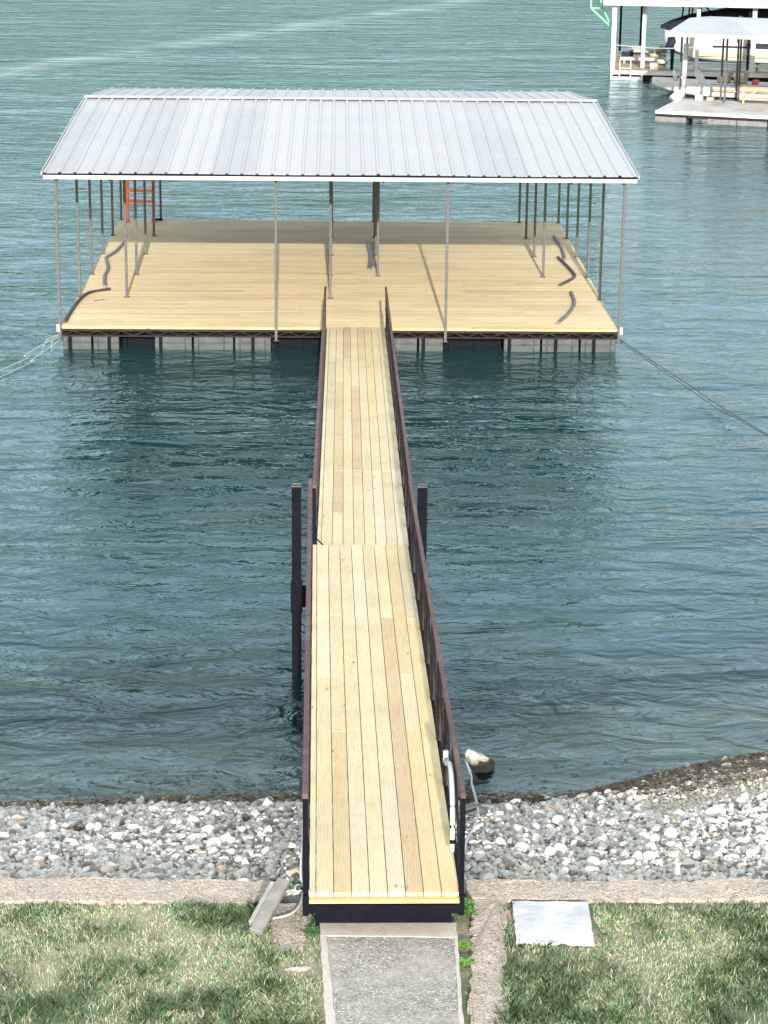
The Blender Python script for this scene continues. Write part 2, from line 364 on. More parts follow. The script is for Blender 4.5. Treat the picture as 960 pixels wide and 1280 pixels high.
# ------------------------------------------------------------------ riprap
def ico(sub, seed, flat=.7, jag=.35):
    bm = bmesh.new(); bmesh.ops.create_icosphere(bm, subdivisions=sub, radius=.5)
    r = np.random.default_rng(seed); V = np.array([v.co[:] for v in bm.verts]); F = np.array([[v.index for v in f.verts] for f in bm.faces]); bm.free()
    for _ in range(9):       # chop with random planes: angular quarry stone
        n = r.normal(size=3); n /= np.linalg.norm(n); d = r.uniform(.20, .36); k = V @ n
        V = V - np.outer(np.clip(k - d, 0, None), n)
    V *= 1 + jag * .25 * (r.random((len(V), 1)) - .5)
    V *= np.array([1.25, .9, flat]) ** r.uniform(.6, 1.2)
    return V, F
T1 = [ico(2, s, .75) for s in range(14)]; T2 = [ico(3, 50 + s, jag=.22) for s in range(10)]
def rot_rand(r):
    q = r.normal(size=4); q[1:3] *= .45; q /= np.linalg.norm(q); w, x, y, z = q
    return np.array([[1-2*(y*y+z*z), 2*(x*y-z*w), 2*(x*z+y*w)], [2*(x*y+z*w), 1-2*(x*x+z*z), 2*(y*z-x*w)], [2*(x*z-y*w), 2*(y*z+x*w), 1-2*(x*x+y*y)]])
def stone_col(r, x, y):
    g_ = r.choice([r.uniform(.72, .90), r.uniform(.50, .72), r.uniform(.22, .42)], p=[.60, .31, .09])
    t = r.uniform(0, 1)
    c = np.array([g_, g_ * (.955 - .03 * t), g_ * (.89 - .07 * t)])
    if r.random() < .05: c *= np.array([1.0, .80, .66])
    if r.random() < .03: c *= .45
    return c
stones = []
for k in range(5000):
    x = rng.uniform(3.1, 9); y = shore_y(x) - rng.uniform(1.45, 2.75)
    stones.append((x, y, float(height(x, y)) + .005, rng.uniform(.05, .09)))
n_tot = 0
for k in range(46000):
    x = rng.uniform(-9.5, 10); y0 = shore_y(x); y = rng.uniform(-28.36, y0 + (abs(rng.normal(0, 1.5)) if rng.random() < .16 else .05))
    if x > 1.8 and y > y0 - (.15 + 1.55 * sstep(1.8, 4.2, x)) and rng.random() < .75: continue          # debris covered
    s = rng.choice([rng.uniform(.045, .07), rng.uniform(.065, .10), rng.uniform(.10, .155)], p=[.42, .50, .08])
    if abs(x) > 4.6 and s < .075 and rng.random() < .8: continue
    z = float(height(x, y)) + s * rng.uniform(.0, .30)
    stones.append((x, y, z, s))
near = [i for i, (x, y, z, s) in enumerate(stones) if -4.2 < x < 5.2 and not (-.33 < x < .93) and y < shore_y(x) - .1]
near.sort(key=lambda i: -stones[i][3] * (1 + .01 * -stones[i][1])); bigset = set(near[:300])
bv, bf, bc = [], [], []; n0 = 0
stone_objs = []
for i, (x, y, z, s) in enumerate(stones):
    c = stone_col(rng, x, y); sand = x > 3.2 and -2.7 < y - shore_y(x) < -1.6 - .15 * (x > 4)
    if sand: s *= .5; c = np.array([.74, .66, .54]) * rng.uniform(.8, 1.1)
    Rm = rot_rand(rng) * s
    if i in bigset:
        V, F = T2[rng.integers(len(T2))]; V = V @ Rm.T
        V = V + V * .0
        me = npmesh('riprap_stone', V, F, np.full(len(F), 3), {'tint': ('POINT', 'FLOAT_COLOR', np.tile([*c, 1], (len(V), 1)))})
        me.materials.append(M['stone'])
        o = bpy.data.objects.new('riprap_stone', me); col.objects.link(o); o.location = (x, y, z + .02)
        left = x < .3
        tag(o, ('pale limestone chunk' if c[0] > .46 else 'darker grey stone') + ' among the larger rocks of the bank ' + ('left' if left else 'right') + ' of the walkway', 'rock',
            'larger bank stones ' + ('left' if left else 'right') + ' of the walkway')
    else:
        V, F = T1[rng.integers(len(T1))]; bv.append(V @ Rm.T + (x, y, z)); bf.append(F + n0); bc.append(np.tile([*c, 1], (len(V), 1))); n0 += len(V)
V = np.concatenate(bv); F = np.concatenate(bf)
me = npmesh('gravel', V, F, np.full(len(F), 3), {'tint': ('POINT', 'FLOAT_COLOR', np.concatenate(bc))})
me.materials.append(M['stone']); o = bpy.data.objects.new('gravel', me); col.objects.link(o)
tag(o, 'pale grey broken limestone covering the sloping lake bank', 'gravel', kind='stuff')

def lone_rock(name, loc, size, c, label, seed, sub=3, cat='rock'):
    V, F = ico(sub, seed, .8, .25); V = V * np.array(size)
    me = npmesh(name, V, F, np.full(len(F), 3), {'tint': ('POINT', 'FLOAT_COLOR', np.tile([*c, 1], (len(V), 1)))})
    me.materials.append(M['stone']); o = bpy.data.objects.new(name, me); col.objects.link(o); o.location = loc
    return tag(o, label, cat)
BOULDER = lone_rock('boulder', (1.62, -21.75, WZ + .08), (.33, .30, .66), (.36, .34, .28), 'lone pale boulder standing in the shallows right of the walkway', 204, 4)
a_ = BOULDER.data.attributes['tint']
for i_, v_ in enumerate(BOULDER.data.vertices):          # waterline growth on its lower part, pits on top
    k_ = float(vnoise(v_.co.x * 10 + 5, v_.co.y * 10 + v_.co.z * 13, 1.6, 77)); lo = v_.co.z < .02 + .06 * k_
    f_ = .10 if lo else (.45 if k_ < .38 else 1.0); a_.data[i_].color = (.62 * f_, .59 * f_, .51 * f_, 1)
lone_rock('stone', (-.66, -23.0, WZ + .22), (.14, .12, .12), (.60, .45, .33), 'small orange tan stone at the waterline left of the walkway', 205)
lone_rock('stone', (1.38, -24.66, .36), (.26, .20, .20), (.085, .095, .10), 'dark slate stone among pale riprap below the boulder', 207)
lone_rock('stone', (-.33, -29.98, 1.36), (.25, .17, .13), (.50, .42, .36), 'flat tan stone set in the grass left of the path', 206)
lone_rock('stone', (2.25, -22.70, WZ + .05), (.15, .12, .11), (.06, .055, .05), 'wet dark stone at the waterline, right of and nearer than the boulder', 208)

# ------------------------------------------------------------------ shoreline debris (dead reeds, twigs)
def sticks(n, fx, fy, zoff, ln, wid, cols):
    P = np.zeros((n, 4, 3)); C = np.zeros((n, 4, 4)); C[..., 3] = 1
    x = fx(n); y = fy(n, x); z = height(x, y) + zoff * rng.random(n)
    a = rng.normal(0, .9, n); l = rng.uniform(.3, 1, n) * ln; w = rng.uniform(.5, 1, n) * wid
    dx, dy = np.cos(a) * l / 2, np.sin(a) * l / 2; dz = rng.normal(0, .22, n) * l / 2
    px, py = -np.sin(a) * w / 2, np.cos(a) * w / 2; pz = rng.normal(0, .4, n) * w
    for j, (s, t) in enumerate(((-1, -1), (1, -1), (1, 1), (-1, 1))):
        P[:, j, 0] = x + s * dx + t * px; P[:, j, 1] = y + s * dy + t * py; P[:, j, 2] = z + s * dz + t * pz
    cc = np.array(cols)[rng.integers(len(cols), size=n)] * rng.uniform(.6, 1.3, (n, 1)); C[..., :3] = cc[:, None]
    return P.reshape(-1, 3), C.reshape(-1, 4)
bro = [(.16, .11, .07), (.24, .18, .12), (.30, .25, .18), (.09, .07, .05), (.20, .19, .15)]
pA = sticks(36000, lambda n: rng.uniform(2.2, 10, n), lambda n, x: shore_y(x) - rng.random(n) ** 1.3 * (.35 + 1.75 * sstep(1.8, 4.2, x)) + .05, .06, .11, .007, bro)
pB = sticks(15000, lambda n: rng.uniform(-9, 2.3, n), lambda n, x: shore_y(x) - rng.normal(.22, .26, n), .13, .12, .008, bro)
pC = sticks(1500, lambda n: rng.uniform(.95, 2.2, n), lambda n, x: shore_y(x) - rng.normal(.1, .35, n), .08, .13, .012, [(.05, .045, .04), (.10, .08, .06)])
V = np.concatenate([pA[0], pB[0], pC[0]]); C = np.concatenate([pA[1], pB[1], pC[1]]); n = len(V) // 4
me = npmesh('shore_debris', V, np.arange(4 * n), np.full(n, 4), {'tint': ('POINT', 'FLOAT_COLOR', C)})
me.materials.append(M['twig']); o = bpy.data.objects.new('shore_debris', me); col.objects.link(o)
tag(o, 'brown dead reeds and twigs washed up along the waterline', 'debris', kind='stuff')

# ------------------------------------------------------------------ concrete: path, seawall curbs
def slab_mesh(name, outline, z0, z1, mat, parent=None, rough=.012, step=.10, loc=None):
    """extruded outline with a slightly ragged edge"""
    pts = []
    n = len(outline)
    for i in range(n):
        a = Vector(outline[i]); b = Vector(outline[(i + 1) % n]); m = max(1, int((b - a).length / step))
        nrm = Vector((b.y - a.y, a.x - b.x)).normalized()
        for k in range(m):
            p = a.lerp(b, k / m); pts.append(p + nrm * random.gauss(0, rough) if k else p)
    zt = (lambda p: z1(p.x, p.y)) if callable(z1) else (lambda p: z1)
    mb = MB(); N_ = len(pts)
    mb.add([(p.x, p.y, z0) for p in pts] + [(p.x, p.y, zt(p)) for p in pts], [tuple(range(N_, 2 * N_))] + [(i, (i + 1) % N_, N_ + (i + 1) % N_, N_ + i) for i in range(N_)])
    return mb.build(name, mat, parent, loc=loc)
path = empty('concrete_path', (.37, -29.25, 1.30), 'grey exposed aggregate concrete path leading to the gangway', 'path')
pz = lambda x, y: 1.40 + .055 * (-29.25 - y)
slab_mesh('path_surface', [(-.155, -29.27), (.94, -29.29), (.89, -31.4), (.90, -34), (-.1, -34), (-.06, -31.4)], 1.1, lambda x, y: pz(x, y) , M['path'], path, .002)
slab_mesh('path_edge', [(-.17, -29.22), (.955, -29.24), (.952, -29.52), (-.16, -29.49)], 1.1, lambda x, y: pz(x, y) + .006, M['pathedge'], path, .004)
slab_mesh('path_edge', [(-.165, -29.45), (-.115, -29.45), (-.02, -31.4), (-.05, -34), (-.14, -34), (-.10, -31.4)], 1.1, lambda x, y: pz(x, y) + .005, M['pathedge'], path, .003)
slab_mesh('path_edge', [(.925, -29.47), (.955, -29.47), (.91, -31.4), (.92, -34), (.88, -34), (.88, -31.4)], 1.1, lambda x, y: pz(x, y) + .005, M['pathedge'], path, .003)
for p_ in path.children: p_['kind'] = 'structure'
path['kind'] = 'structure'
cz = lambda x, y: 1.335 + .012 * math.sin(x * 2.1) + .008 * math.sin(x * 7 + y * 5)
o = slab_mesh('seawall', [(-12, -28.72), (-.52, -28.72), (-.50, -28.30), (-12, -28.30)][::-1], .9, cz, M['curb'], None, .014, .06)
tag(o, 'worn pinkish concrete seawall top between lawn and stones left of the walkway', 'seawall')
o = slab_mesh('seawall', [(1.12, -28.66), (12, -28.66), (12, -28.28), (1.10, -28.30)][::-1], .9, cz, M['curb'], None, .014, .06)
tag(o, 'worn tan concrete seawall top behind the white panel, right of the walkway', 'seawall')
gz = lambda x, y: 1.325 + .055 * (-28.66 - y) + .01 * math.sin(y * 9)
o = slab_mesh('concrete_strip', [(1.13, -28.665), (1.41, -28.665), (1.33, -29.6), (1.26, -31.0), (1.24, -34), (.99, -34), (.97, -31.0), (1.06, -29.6)], .9, lambda x, y: gz(x, y) + .012, M['curb'], None, .016, .06)
tag(o, 'narrow crumbling gravelly concrete strip running beside the path', 'kerb')
o = slab_mesh('concrete_strip', [(-.54, -28.725), (-.27, -28.725), (-.24, -29.1), (-.30, -29.62), (-.47, -29.68), (-.56, -29.3)], .9, lambda x, y: gz(x, y) + .004, M['curb'], None, .016, .06)
tag(o, 'short broken concrete strip under the weathered board', 'kerb')

# ------------------------------------------------------------------ grass
n = 520000
x = rng.uniform(-6.5, 7.5, n); y = rng.uniform(-33.2, -28.60, n)
dens = vnoise(x, y, 2.2, 11) * .5 + vnoise(x, y, 6, 12) * .3 + vnoise(x, y, .9, 13) * .35
edge = .05 * (vnoise(x, y, 5, 14) - .5)
keep = (rng.random(n) < np.clip(dens * 1.75 - .22, .05, 1)) & (y < -28.74 + edge * 2)
keep &= ~((x > -.15 + edge) & (x < .93 + edge) & (y < -29.15))
keep &= ~((x > -.15) & (x < .98))
keep &= ~((x > .98 - .05) & (x < 1.38 - .08 * (-28.7 - y) + edge) & (rng.random(n) < .975))
keep &= ~((x > -.56) & (x < -.25) & (y > -29.66) & (rng.random(n) < .93))
keep &= ~((x > -.5) & (x < -.2) & (y > -30.15) & (y < -29.85) & (rng.random(n) < .8))
keep &= ~((x > 1.42) & (x < 2.12) & (y > -29.54) & (y < -28.70))
bare = ((vnoise(x, y, 1.3, 21) * .6 + vnoise(x, y, 4, 22) * .4) > .64) | (np.hypot((x + 1.85) / .28, (y + 29.0) / .13) < 1 + .5 * (vnoise(x, y, 9, 24) - .5)) | (np.hypot((x - 2.5) / .2, (y + 30.35) / .16) < 1 + .8 * (vnoise(x, y, 9, 25) - .5))
keep &= ~(bare & (rng.random(n) < .75))
x, y = x[keep], y[keep]; n = len(x); z = height(x, y) - .004
lush = np.clip((vnoise(x, y, 1.1, 31) * .35 + vnoise(x, y, 3.5, 32) * .35 + vnoise(x, y, 11, 33) * .30 - .5) * 2.6 + .30 + .26 * sstep(-29.0, -30.2, y), 0, 1)
h = (.024 + .042 * lush) * rng.uniform(.45, 1.45, n); a = rng.uniform(0, 6.283, n); wd = rng.uniform(.0035, .0068, n)
lean = rng.uniform(.2, 1.15, n) * h; la = rng.uniform(0, 6.283, n)
P = np.zeros((n, 5, 3)); dx, dy = np.cos(a) * wd / 2, np.sin(a) * wd / 2
P[:, 0] = np.stack([x - dx, y - dy, z], -1); P[:, 1] = np.stack([x + dx, y + dy, z], -1)
mx, my = x + np.cos(la) * lean * .4, y + np.sin(la) * lean * .4
P[:, 2] = np.stack([mx + dx * .8, my + dy * .8, z + h * .62], -1); P[:, 4] = np.stack([mx - dx * .8, my - dy * .8, z + h * .62], -1)
P[:, 3] = np.stack([x + np.cos(la) * lean, y + np.sin(la) * lean, z + h], -1)
dry = rng.random(n) < (.60 - .62 * lush)
cg = np.stack([.13 + .10 * rng.random(n), .235 + .12 * rng.random(n), .105 + .06 * rng.random(n)], -1) * (1.5 - 1.05 * lush[:, None])
cd = np.stack([.46 + .22 * rng.random(n), .45 + .19 * rng.random(n), .33 + .14 * rng.random(n)], -1)
c = np.where(dry[:, None], cd, cg); C = np.ones((n, 5, 4)); C[..., :3] = c[:, None]
me = npmesh('grass', P.reshape(-1, 3), np.arange(5 * n), np.full(n, 5), {'tint': ('POINT', 'FLOAT_COLOR', C)})
me.materials.append(M['blade']); o = bpy.data.objects.new('grass', me); col.objects.link(o)
tag(o, 'patchy short lawn grass with dry straw coloured spots', 'grass', kind='stuff')

# ------------------------------------------------------------------ leafy weeds
def weed(loc, r, hgt, n, label, c=(.10, .24, .045), leaf=.03, seed=0):
    rr = random.Random(seed); root = empty('weed', loc, label, 'weed', 'weeds by the walkway foot and waterline')
    st = MB(); lf = MB()
    for i in range(n):
        a = rr.uniform(0, 6.283); q = r * rr.random() ** .6; zt = hgt * rr.uniform(.4, 1) * (1 - .4 * q / r)
        tip = Vector(loc) + Vector((math.cos(a) * q, math.sin(a) * q, zt)); mid = Vector(loc) + Vector((math.cos(a) * q * .35, math.sin(a) * q * .35, zt * .6))
        st.tube([Vector(loc), mid, tip], [.003, .002, .0012], 4, tint=(c[0] * .8, c[1] * .8, c[2] * .8))
        for k in range(3):
            b = a + rr.uniform(-1.3, 1.3) + k * 2.1; d = Vector((math.cos(b), math.sin(b), rr.uniform(-.2, .5))).normalized()
            s = leaf * rr.uniform(.7, 1.3); w = d.cross(Vector((0, 0, 1))).normalized() * s * .42; up = Vector((0, 0, s * .12)); g_ = rr.uniform(.65, 1.3)
            p = tip.lerp(mid, rr.random() * .5)
            lf.add([p, p + d * s * .45 + w + up, p + d * s, p + d * s * .45 - w + up], [(0, 1, 2, 3)], tint=(c[0] * g_, c[1] * g_, c[2] * g_))
    st.build('stem', M['leaf'], root); lf.build('leaves', M['leaf'], root)
    return root
weed((1.015, -28.95, 1.30), .10, .20, 60, 'bushy green weed against the right foot of the gangway', seed=1, leaf=.05)
weed((.86, -29.13, 1.22), .09, .12, 45, 'green weed in the dark gap below the gangway end', (.06, .17, .05), seed=2, leaf=.045)
weed((1.00, -29.62, 1.37), .075, .07, 60, 'low bright green weed between path and concrete strip, nearer the gangway', (.17, .33, .06), .022, 3)
weed((.995, -29.93, 1.38), .08, .07, 70, 'low bright green weed between path and concrete strip, farther from the gangway', (.17, .33, .06), .022, 4)
weed((-.23, -29.32, 1.35), .10, .05, 60, 'low green weed beside the left corner of the path', (.08, .17, .05), .022, 5)
weed((-.50, -23.1, -.30), .16, .14, 60, 'green weed at the waterline beside the orange tan stone', (.09, .18, .06), .04, 6)
weed((-.88, -23.2, -.32), .15, .08, 45, 'yellowish green weed at the waterline left of the orange tan stone', (.18, .24, .08), .035, 7)
weed((-1.75, -23.05, -.32), .16, .13, 50, 'green weed tuft at the waterline, middle of the left bank', (.09, .19, .07), .035, 8)
weed((-2.55, -23.3, -.34), .16, .08, 45, 'flat yellow green weed at the waterline, left part of the bank', (.17, .22, .08), .032, 9)
weed((-3.62, -23.3, -.34), .12, .11, 40, 'small weed at the waterline, leftmost on the bank', (.09, .17, .07), .03, 10)
weed((1.30, -23.0, -.32), .12, .08, 35, 'small dark weed at the waterline behind the white hose', (.06, .13, .05), .03, 11)
weed((-.36, -28.25, 1.15), .13, .16, 50, 'dark green weed in the stones beside the left foot of the gangway', (.035, .11, .05), .04, 12)

# ------------------------------------------------------------------ gangways
def gangway(name, nearp, farp, width, label, boards, railside, nboards=8, half=.055, rim=True, rail_h=.85):
    a = Vector(nearp); b = Vector(farp); d = (b - a); Ln = d.length; d.normalize()
    r = d.cross(Vector((0, 0, 1))).normalized(); u = r.cross(d).normalized()
    xf = lambda x, y, z: a + r * x + d * y + u * z      # x across (0 = left edge), y along, z up from board tops
    root = empty(name, a, label, 'gangway')
    root.location = a + r * width / 2
    bw = (width - half) / nboards; mb = MB(xf)
    tones = {'n': (1, 1, 1), 'p': (.88, .78, .76), 't': (.93, .86, .80), 'g': (.84, .82, .86), 'w': (1.02, 1.04, 1.12), 'y': (1.02, .97, .86), 'm': (.90, .82, .80)}
    for c, segs in boards.items():
        x0 = 0 if c == 0 else half + (c - 1) * bw; x1 = half if c == 0 else half + c * bw
        for y0, y1, t in segs:
            t_ = tones[t]; g_ = random.uniform(.94, 1.04)
            mb.box(x0 + .0028, x1 - .0028, max(y0, 0) + (.004 if y0 else 0), min(y1, Ln) - .004, -.038 + random.uniform(-.001, .001), random.uniform(-.0015, .0015),
                   tint=tuple(v * g_ for v in t_), seed=random.uniform(0, 9))
    dk = mb.build('decking', M['walk'], root, bevel=.003)
    if rim:
        m = MB(xf); m.box(.0, width, -.012, .026, -.092, -.058, seed=3.3, tint=(.88, .83, .60)); m.box(.0, width, -.004, .026, -.057, -.040, seed=1.3, tint=(.5, .47, .3)); m.build('rim_board', M['walk'], root, bevel=.003)  # thin upper strip tinted dark as the shadow line under the board ends
    f = MB(xf)
    f.box(-.045, -.004, -.03, Ln, -.19, -.012); f.box(width + .004, width + .04, -.03, Ln, -.19, -.012)
    k = 0.0
    while k < Ln: f.box(-.004, width + .004, k + .03, k + .08, -.18, -.096); k += .6
    f.box(-.004, width + .004, -.03, -.014, -.17, -.096)
    if rim: f.box(.05, width - .05, .22, .26, -.46, -.19)  # set-back black header, added to make the gap below read dark
    f.build('frame', M['black'], root)
    for side, xo in (('l', -.03), ('r', width + .014)):
        rr = railside
        rl = MB(xf); rl.box(xo - (.026 if side == 'l' else .020), xo + .022, 0.0, Ln, rail_h - .045, rail_h); rl.build('top_rail', M['rail'], root, bevel=.003)
        m = MB(xf); pts = []
        for k_, yy in enumerate(np.arange(.0, Ln - .1, 1.22)):
            o_ = MB(xf); o_.box(xo - .022, xo + .022, yy, yy + .045, -.2, rail_h - .05)
            o_.build('rail_post', M['black'] if yy < .1 else M['slat'], root)
            if yy + 1.22 < Ln:
                m.bar(xf(xo, yy + .06, rail_h - .06) if False else (xo, yy + .06, 0.0), (xo, yy + 1.2, rail_h - .06), .022, .022)
        m.bar((xo, .05, .40), (xo, Ln - .05, .40), .02, .03)
        m.build('rail_brace', M['slat'], root)
    return root, xf, Ln
def segs(Ln, cuts, tones, **k): c = [0] + cuts + [Ln]; return [(c[i], c[i + 1], tones[i]) for i in range(len(c) - 1)]
L1 = 11.07
g1, xf1, L1 = gangway('gangway', (-.255, -29.45, 1.78), (-.355, -18.4, 1.20), 1.22,
    'nearer gangway section of pale new boards, from the lawn to the black pilings',
    {0: segs(L1, [4.0], 'nn'), 1: segs(L1, [5.6], 'nw'), 2: segs(L1, [3.9, 7.9], 'tnn'), 3: segs(L1, [3.95], 'wn'), 4: segs(L1, [7.8], 'nw'),
     5: segs(L1, [3.05, 3.95], 'wnn'), 6: segs(L1, [7.8], 'pn'), 7: segs(L1, [3.95, 5.7], 'ynt'), 8: segs(L1, [4.6, 7.75], 'yyg')}, 'r')
L2 = 18.4
g2, xf2, L2 = gangway('gangway', (-.305, -18.36, 1.125), (-.275, -.08, .035), 1.19,
    'farther gangway section of pale new boards, from the pilings to the covered dock',
    {0: segs(L2, [5.3], 'wn'), 1: segs(L2, [4.65, 9.4, 14.2], 'nngn'), 2: segs(L2, [2.0, 4.65, 12.0], 'nptn'), 3: segs(L2, [4.65, 14.5], 'nnp'), 4: segs(L2, [3.7, 4.65, 11.6], 'ntpn'),
     5: segs(L2, [2.1, 4.65, 14.3], 'nnnt'), 6: segs(L2, [4.65, 9.0], 'wny'), 7: segs(L2, [2.2, 4.65, 7.5], 'nnnn'), 8: segs(L2, [4.65, 13.0], 'wnn')}, 'r', rim=False, rail_h=.84)
# support cross head under the joint of the sections
for sx, lab in ((-.555, 'left'), (1.03, 'right')):
    root = empty('piling', (sx, -18.65, -3), 'black square steel piling standing in the water ' + lab + ' of the walkway joint', 'piling', 'pilings at the gangway joint')
    m = MB(); x0, x1 = sx - .06, sx + .06
    for (a0, a1, b0, b1) in ((x0, x1, -18.71, -18.695), (x0, x1, -18.605, -18.59), (x0, x0 + .015, -18.695, -18.605), (x1 - .015, x1, -18.695, -18.605)):
        m.box(a0, a1, b0, b1, -3, 2.05)
    m.build('piling_tube', M['black'], root)
    c = MB()
    for (a0, a1, b0, b1) in ((x0, x1, -18.71, -18.695), (x0, x1, -18.605, -18.59), (x0, x0 + .012, -18.695, -18.605), (x1 - .012, x1, -18.695, -18.605)):
        c.box(a0, a1, b0, b1, 2.052, 2.066)
    c.build('rim', M['galv'], root)
    s = MB(); s.box(sx - .074, sx + .074, -18.725, -18.575, .38, .78)
    if lab == 'left': s.box(sx + .075, -.40, -18.70, -18.60, .45, .72)
    else: s.box(.92, sx - .075, -18.70, -18.60, .45, .72)
    s.build('bracket', M['black'], root, bevel=.004)
# thin twig at the joint
m = MB(xf1); m.bar((.05, 11.35, .0), (.13, 11.02, .01), .012, .012, tint=(.1, .08, .06)); o = m.build('tie_rod', M['black'], None)
tag(o, 'thin dark rod lying at the left edge of the gangway joint', 'rod')

# white conduit on the right side of the near gangway, hoses
PC = lambda x, y, z: (-.0377 + .9063 * (x + .0377), -46.264 + .9063 * (y + 46.264), 10.124 + .9063 * (z - 10.124))   # stands on the boards, just inside the rail
root = empty('drain_pipe', (.93, -28.5, 1.74), 'white plastic pipe strapped inside the right rail at the near end of the gangway', 'pipe')
m = MB(); m.tube(curve_pts([PC(*a) for a in ((1.01, -26.15, 1.50), (1.03, -26.35, 1.575), (1.03, -26.72, 1.57), (1.03, -26.96, 1.42), (1.03, -27.06, 1.2), (1.03, -27.03, 1.0))], 6), .022, 10); m.build('pipe', M['pvc'], root, smooth=True)
for yy, zz in ((-26.955, 1.43), (-27.085, 1.14)):
    m = MB(); m.tube([PC(1.03, yy, zz), PC(1.03, yy - .006, zz - .03)], .025, 10); m.build('strap', M['black'], root)
m = MB(); m.tube([PC(.985, -25.95, 1.45), PC(1.04, -25.95, 1.45)], .028, 8); m.tube([PC(1.01, -25.95, 1.45), PC(1.01, -25.97, 1.55)], .024, 8); m.build('fitting', M['pvc'], root, smooth=True)
m = MB(); m.tube(curve_pts([(1.46, -21.7, -.36), (1.49, -22.3, -.30), (1.44, -23.2, .0), (1.43, -24.1, .22), (1.39, -25.06, .48), (1.28, -25.96, .72), (1.19, -26.5, .86), (1.12, -27.2, 1.0)], 8), .014, 8)
o = m.build('hose', M['pvc'], None, smooth=True); tag(o, 'thin white hose running over the right bank stones up from the boulder', 'hose')
m = MB(); m.tube(curve_pts([(-.33, -28.0, 1.55), (-.34, -28.35, 1.42), (-.31, -28.55, 1.37), (-.34, -28.85, 1.37), (-.42, -29.03, 1.375), (-.56, -29.1, 1.37)], 8), .011, 8)
o = m.build('hose', M['pvc'], None, smooth=True); tag(o, 'thin white hose curling over concrete beside the weathered board', 'hose')
m = MB(); m.tube([(-.325, -28.0, 1.55), (-.325, -27.7, 1.62)], .016, 8); o = m.build('pipe', M['pvc'], None); tag(o, 'short white pipe end at the left foot of the gangway', 'pipe')

# weathered board leaning over the left curb
root = empty('board', (-.60, -28.95, 1.40), 'weathered grey board leaning over the seawall left of the gangway', 'board')
d = Vector((.20, .52, .17)).normalized(); s_ = d.cross(Vector((0, 0, 1))).normalized(); u_ = s_.cross(d)
xb = lambda x, y, z: Vector((-.74, -29.42, 1.40)) + s_ * x + d * y + u_ * z
m = MB(xb); m.box(-.0, .115, 0, .64, .0, .05); m.build('plank', M['old_wood'], root, bevel=.008)
m = MB(xb); m.box(-.05, -.004, .10, .60, -.03, .035); m.build('side_plank', M['bumper_light'], root, bevel=.008)

# white panel on the lawn
n_ = 10; V = []; outl = []
m = MB()
q = [(1.455, -28.74), (2.09, -28.75), (2.06, -29.56), (1.43, -29.52)]
def pan(s, t):
    a = Vector(q[0]).lerp(Vector(q[1]), s); b = Vector(q[3]).lerp(Vector(q[2]), s); p = a.lerp(b, t)
    return p
vs = []; fs = []
for j in range(n_ + 1):
    for i in range(n_ + 1):
        p = pan(i / n_, j / n_); w = .012 * math.sin(i * 1.3 + j * .7)
        vs.append((p.x + (random.gauss(0, .004) if i in (0, n_) else 0), p.y + (random.gauss(0, .012) if j == n_ else 0), float(height(p.x, p.y)) + .045 + .25 * w))
for j in range(n_):
    for i in range(n_): k = j * (n_ + 1) + i; fs.append((k, k + 1, k + n_ + 2, k + n_ + 1))
m.add(vs, fs); o = m.build('white_panel', M['slab'], None, loc=(1.75, -29.1, 1.35)); md = o.modifiers.new('s', 'SOLIDIFY'); md.thickness = .03
tag(o, 'flat white rectangular panel lying on the lawn right of the path', 'panel')

# ------------------------------------------------------------------ main covered dock
HW, DL = 5.725, 12.97
dock = empty('covered_dock', (0, 0, 0), 'large floating dock with new pale decking under a ribbed metal roof', 'dock')
mb = MB(); nb = 90; bw = DL / nb
for i in range(nb):
    x = -HW; y0 = i * bw; sd = random.uniform(0, 9)
    cuts = []; p = -HW + random.choice([1.2, 2.4, 3.6, 4.8]) + random.uniform(-.05, .05)
    while p < HW - .5: cuts.append(p); p += 4.86
    ed = [-HW - .01] + cuts + [HW + .01]
    gap = .005 if random.random() < .75 else .009
    for a_, b_ in zip(ed, ed[1:]):
        g_ = random.uniform(.87, 1.04); w_ = random.uniform(-.03, .03)
        tn = random.choice([(1, 1, 1)] * 6 + [(.97, .93, .86), (1.0, 1.02, 1.0), (.90, .89, .86)])
        mb.box(a_ + .0015, b_ - .0015, y0 + gap / 2 - .001, y0 + bw - gap / 2, -.038, random.uniform(-.0006, .0006),
               tint=(tn[0] * g_, tn[1] * g_, tn[2] * (g_ + w_)), seed=random.uniform(0, 9))
mb.build('decking', M['deck'], dock, bevel=.002)
m = MB(); m.box(-HW, HW, -.030, -.004, -.045, -.003, seed=2.2, tint=(.62, .58, .48)); m.build('edge_board', M['deck'], dock)
# truss frame under the deck
f = MB()
for yy in (-.01, 12.93): 
    for z0, z1 in ((-.095, -.046), (-.205, -.18)): f.box(-HW - .01, HW + .01, yy - .03, yy + .03, z0, z1)
    k = -HW; s = 1
    while k < HW - .1:
        f.bar((k, yy - .02, -.185 if s > 0 else -.09), (k + .235, yy - .02, -.09 if s > 0 else -.185), .018, .018); k += .245; s = -s
for xx in (-HW, -4.66, -1.3, 2.15, 4.66, HW):
    for z0, z1 in ((-.095, -.046), (-.205, -.18)): f.box(xx - .03, xx + .03, .022, 12.89, z0, z1)
    k = .1; s = 1
    while k < 12.6: f.bar((xx, k, -.185 if s > 0 else -.09), (xx, k + .235, -.09 if s > 0 else -.185), .018, .018); k += .245; s = -s
f.build('truss_frame', M['truss'], dock)
m = MB()
for yy in (.25, 3.0, 5.55, 8.1, 10.6, 12.7): m.box(-HW + .04, HW - .04, yy - .02, yy + .02, -.20, -.05)
m.build('cross_beam', M['black'], dock)
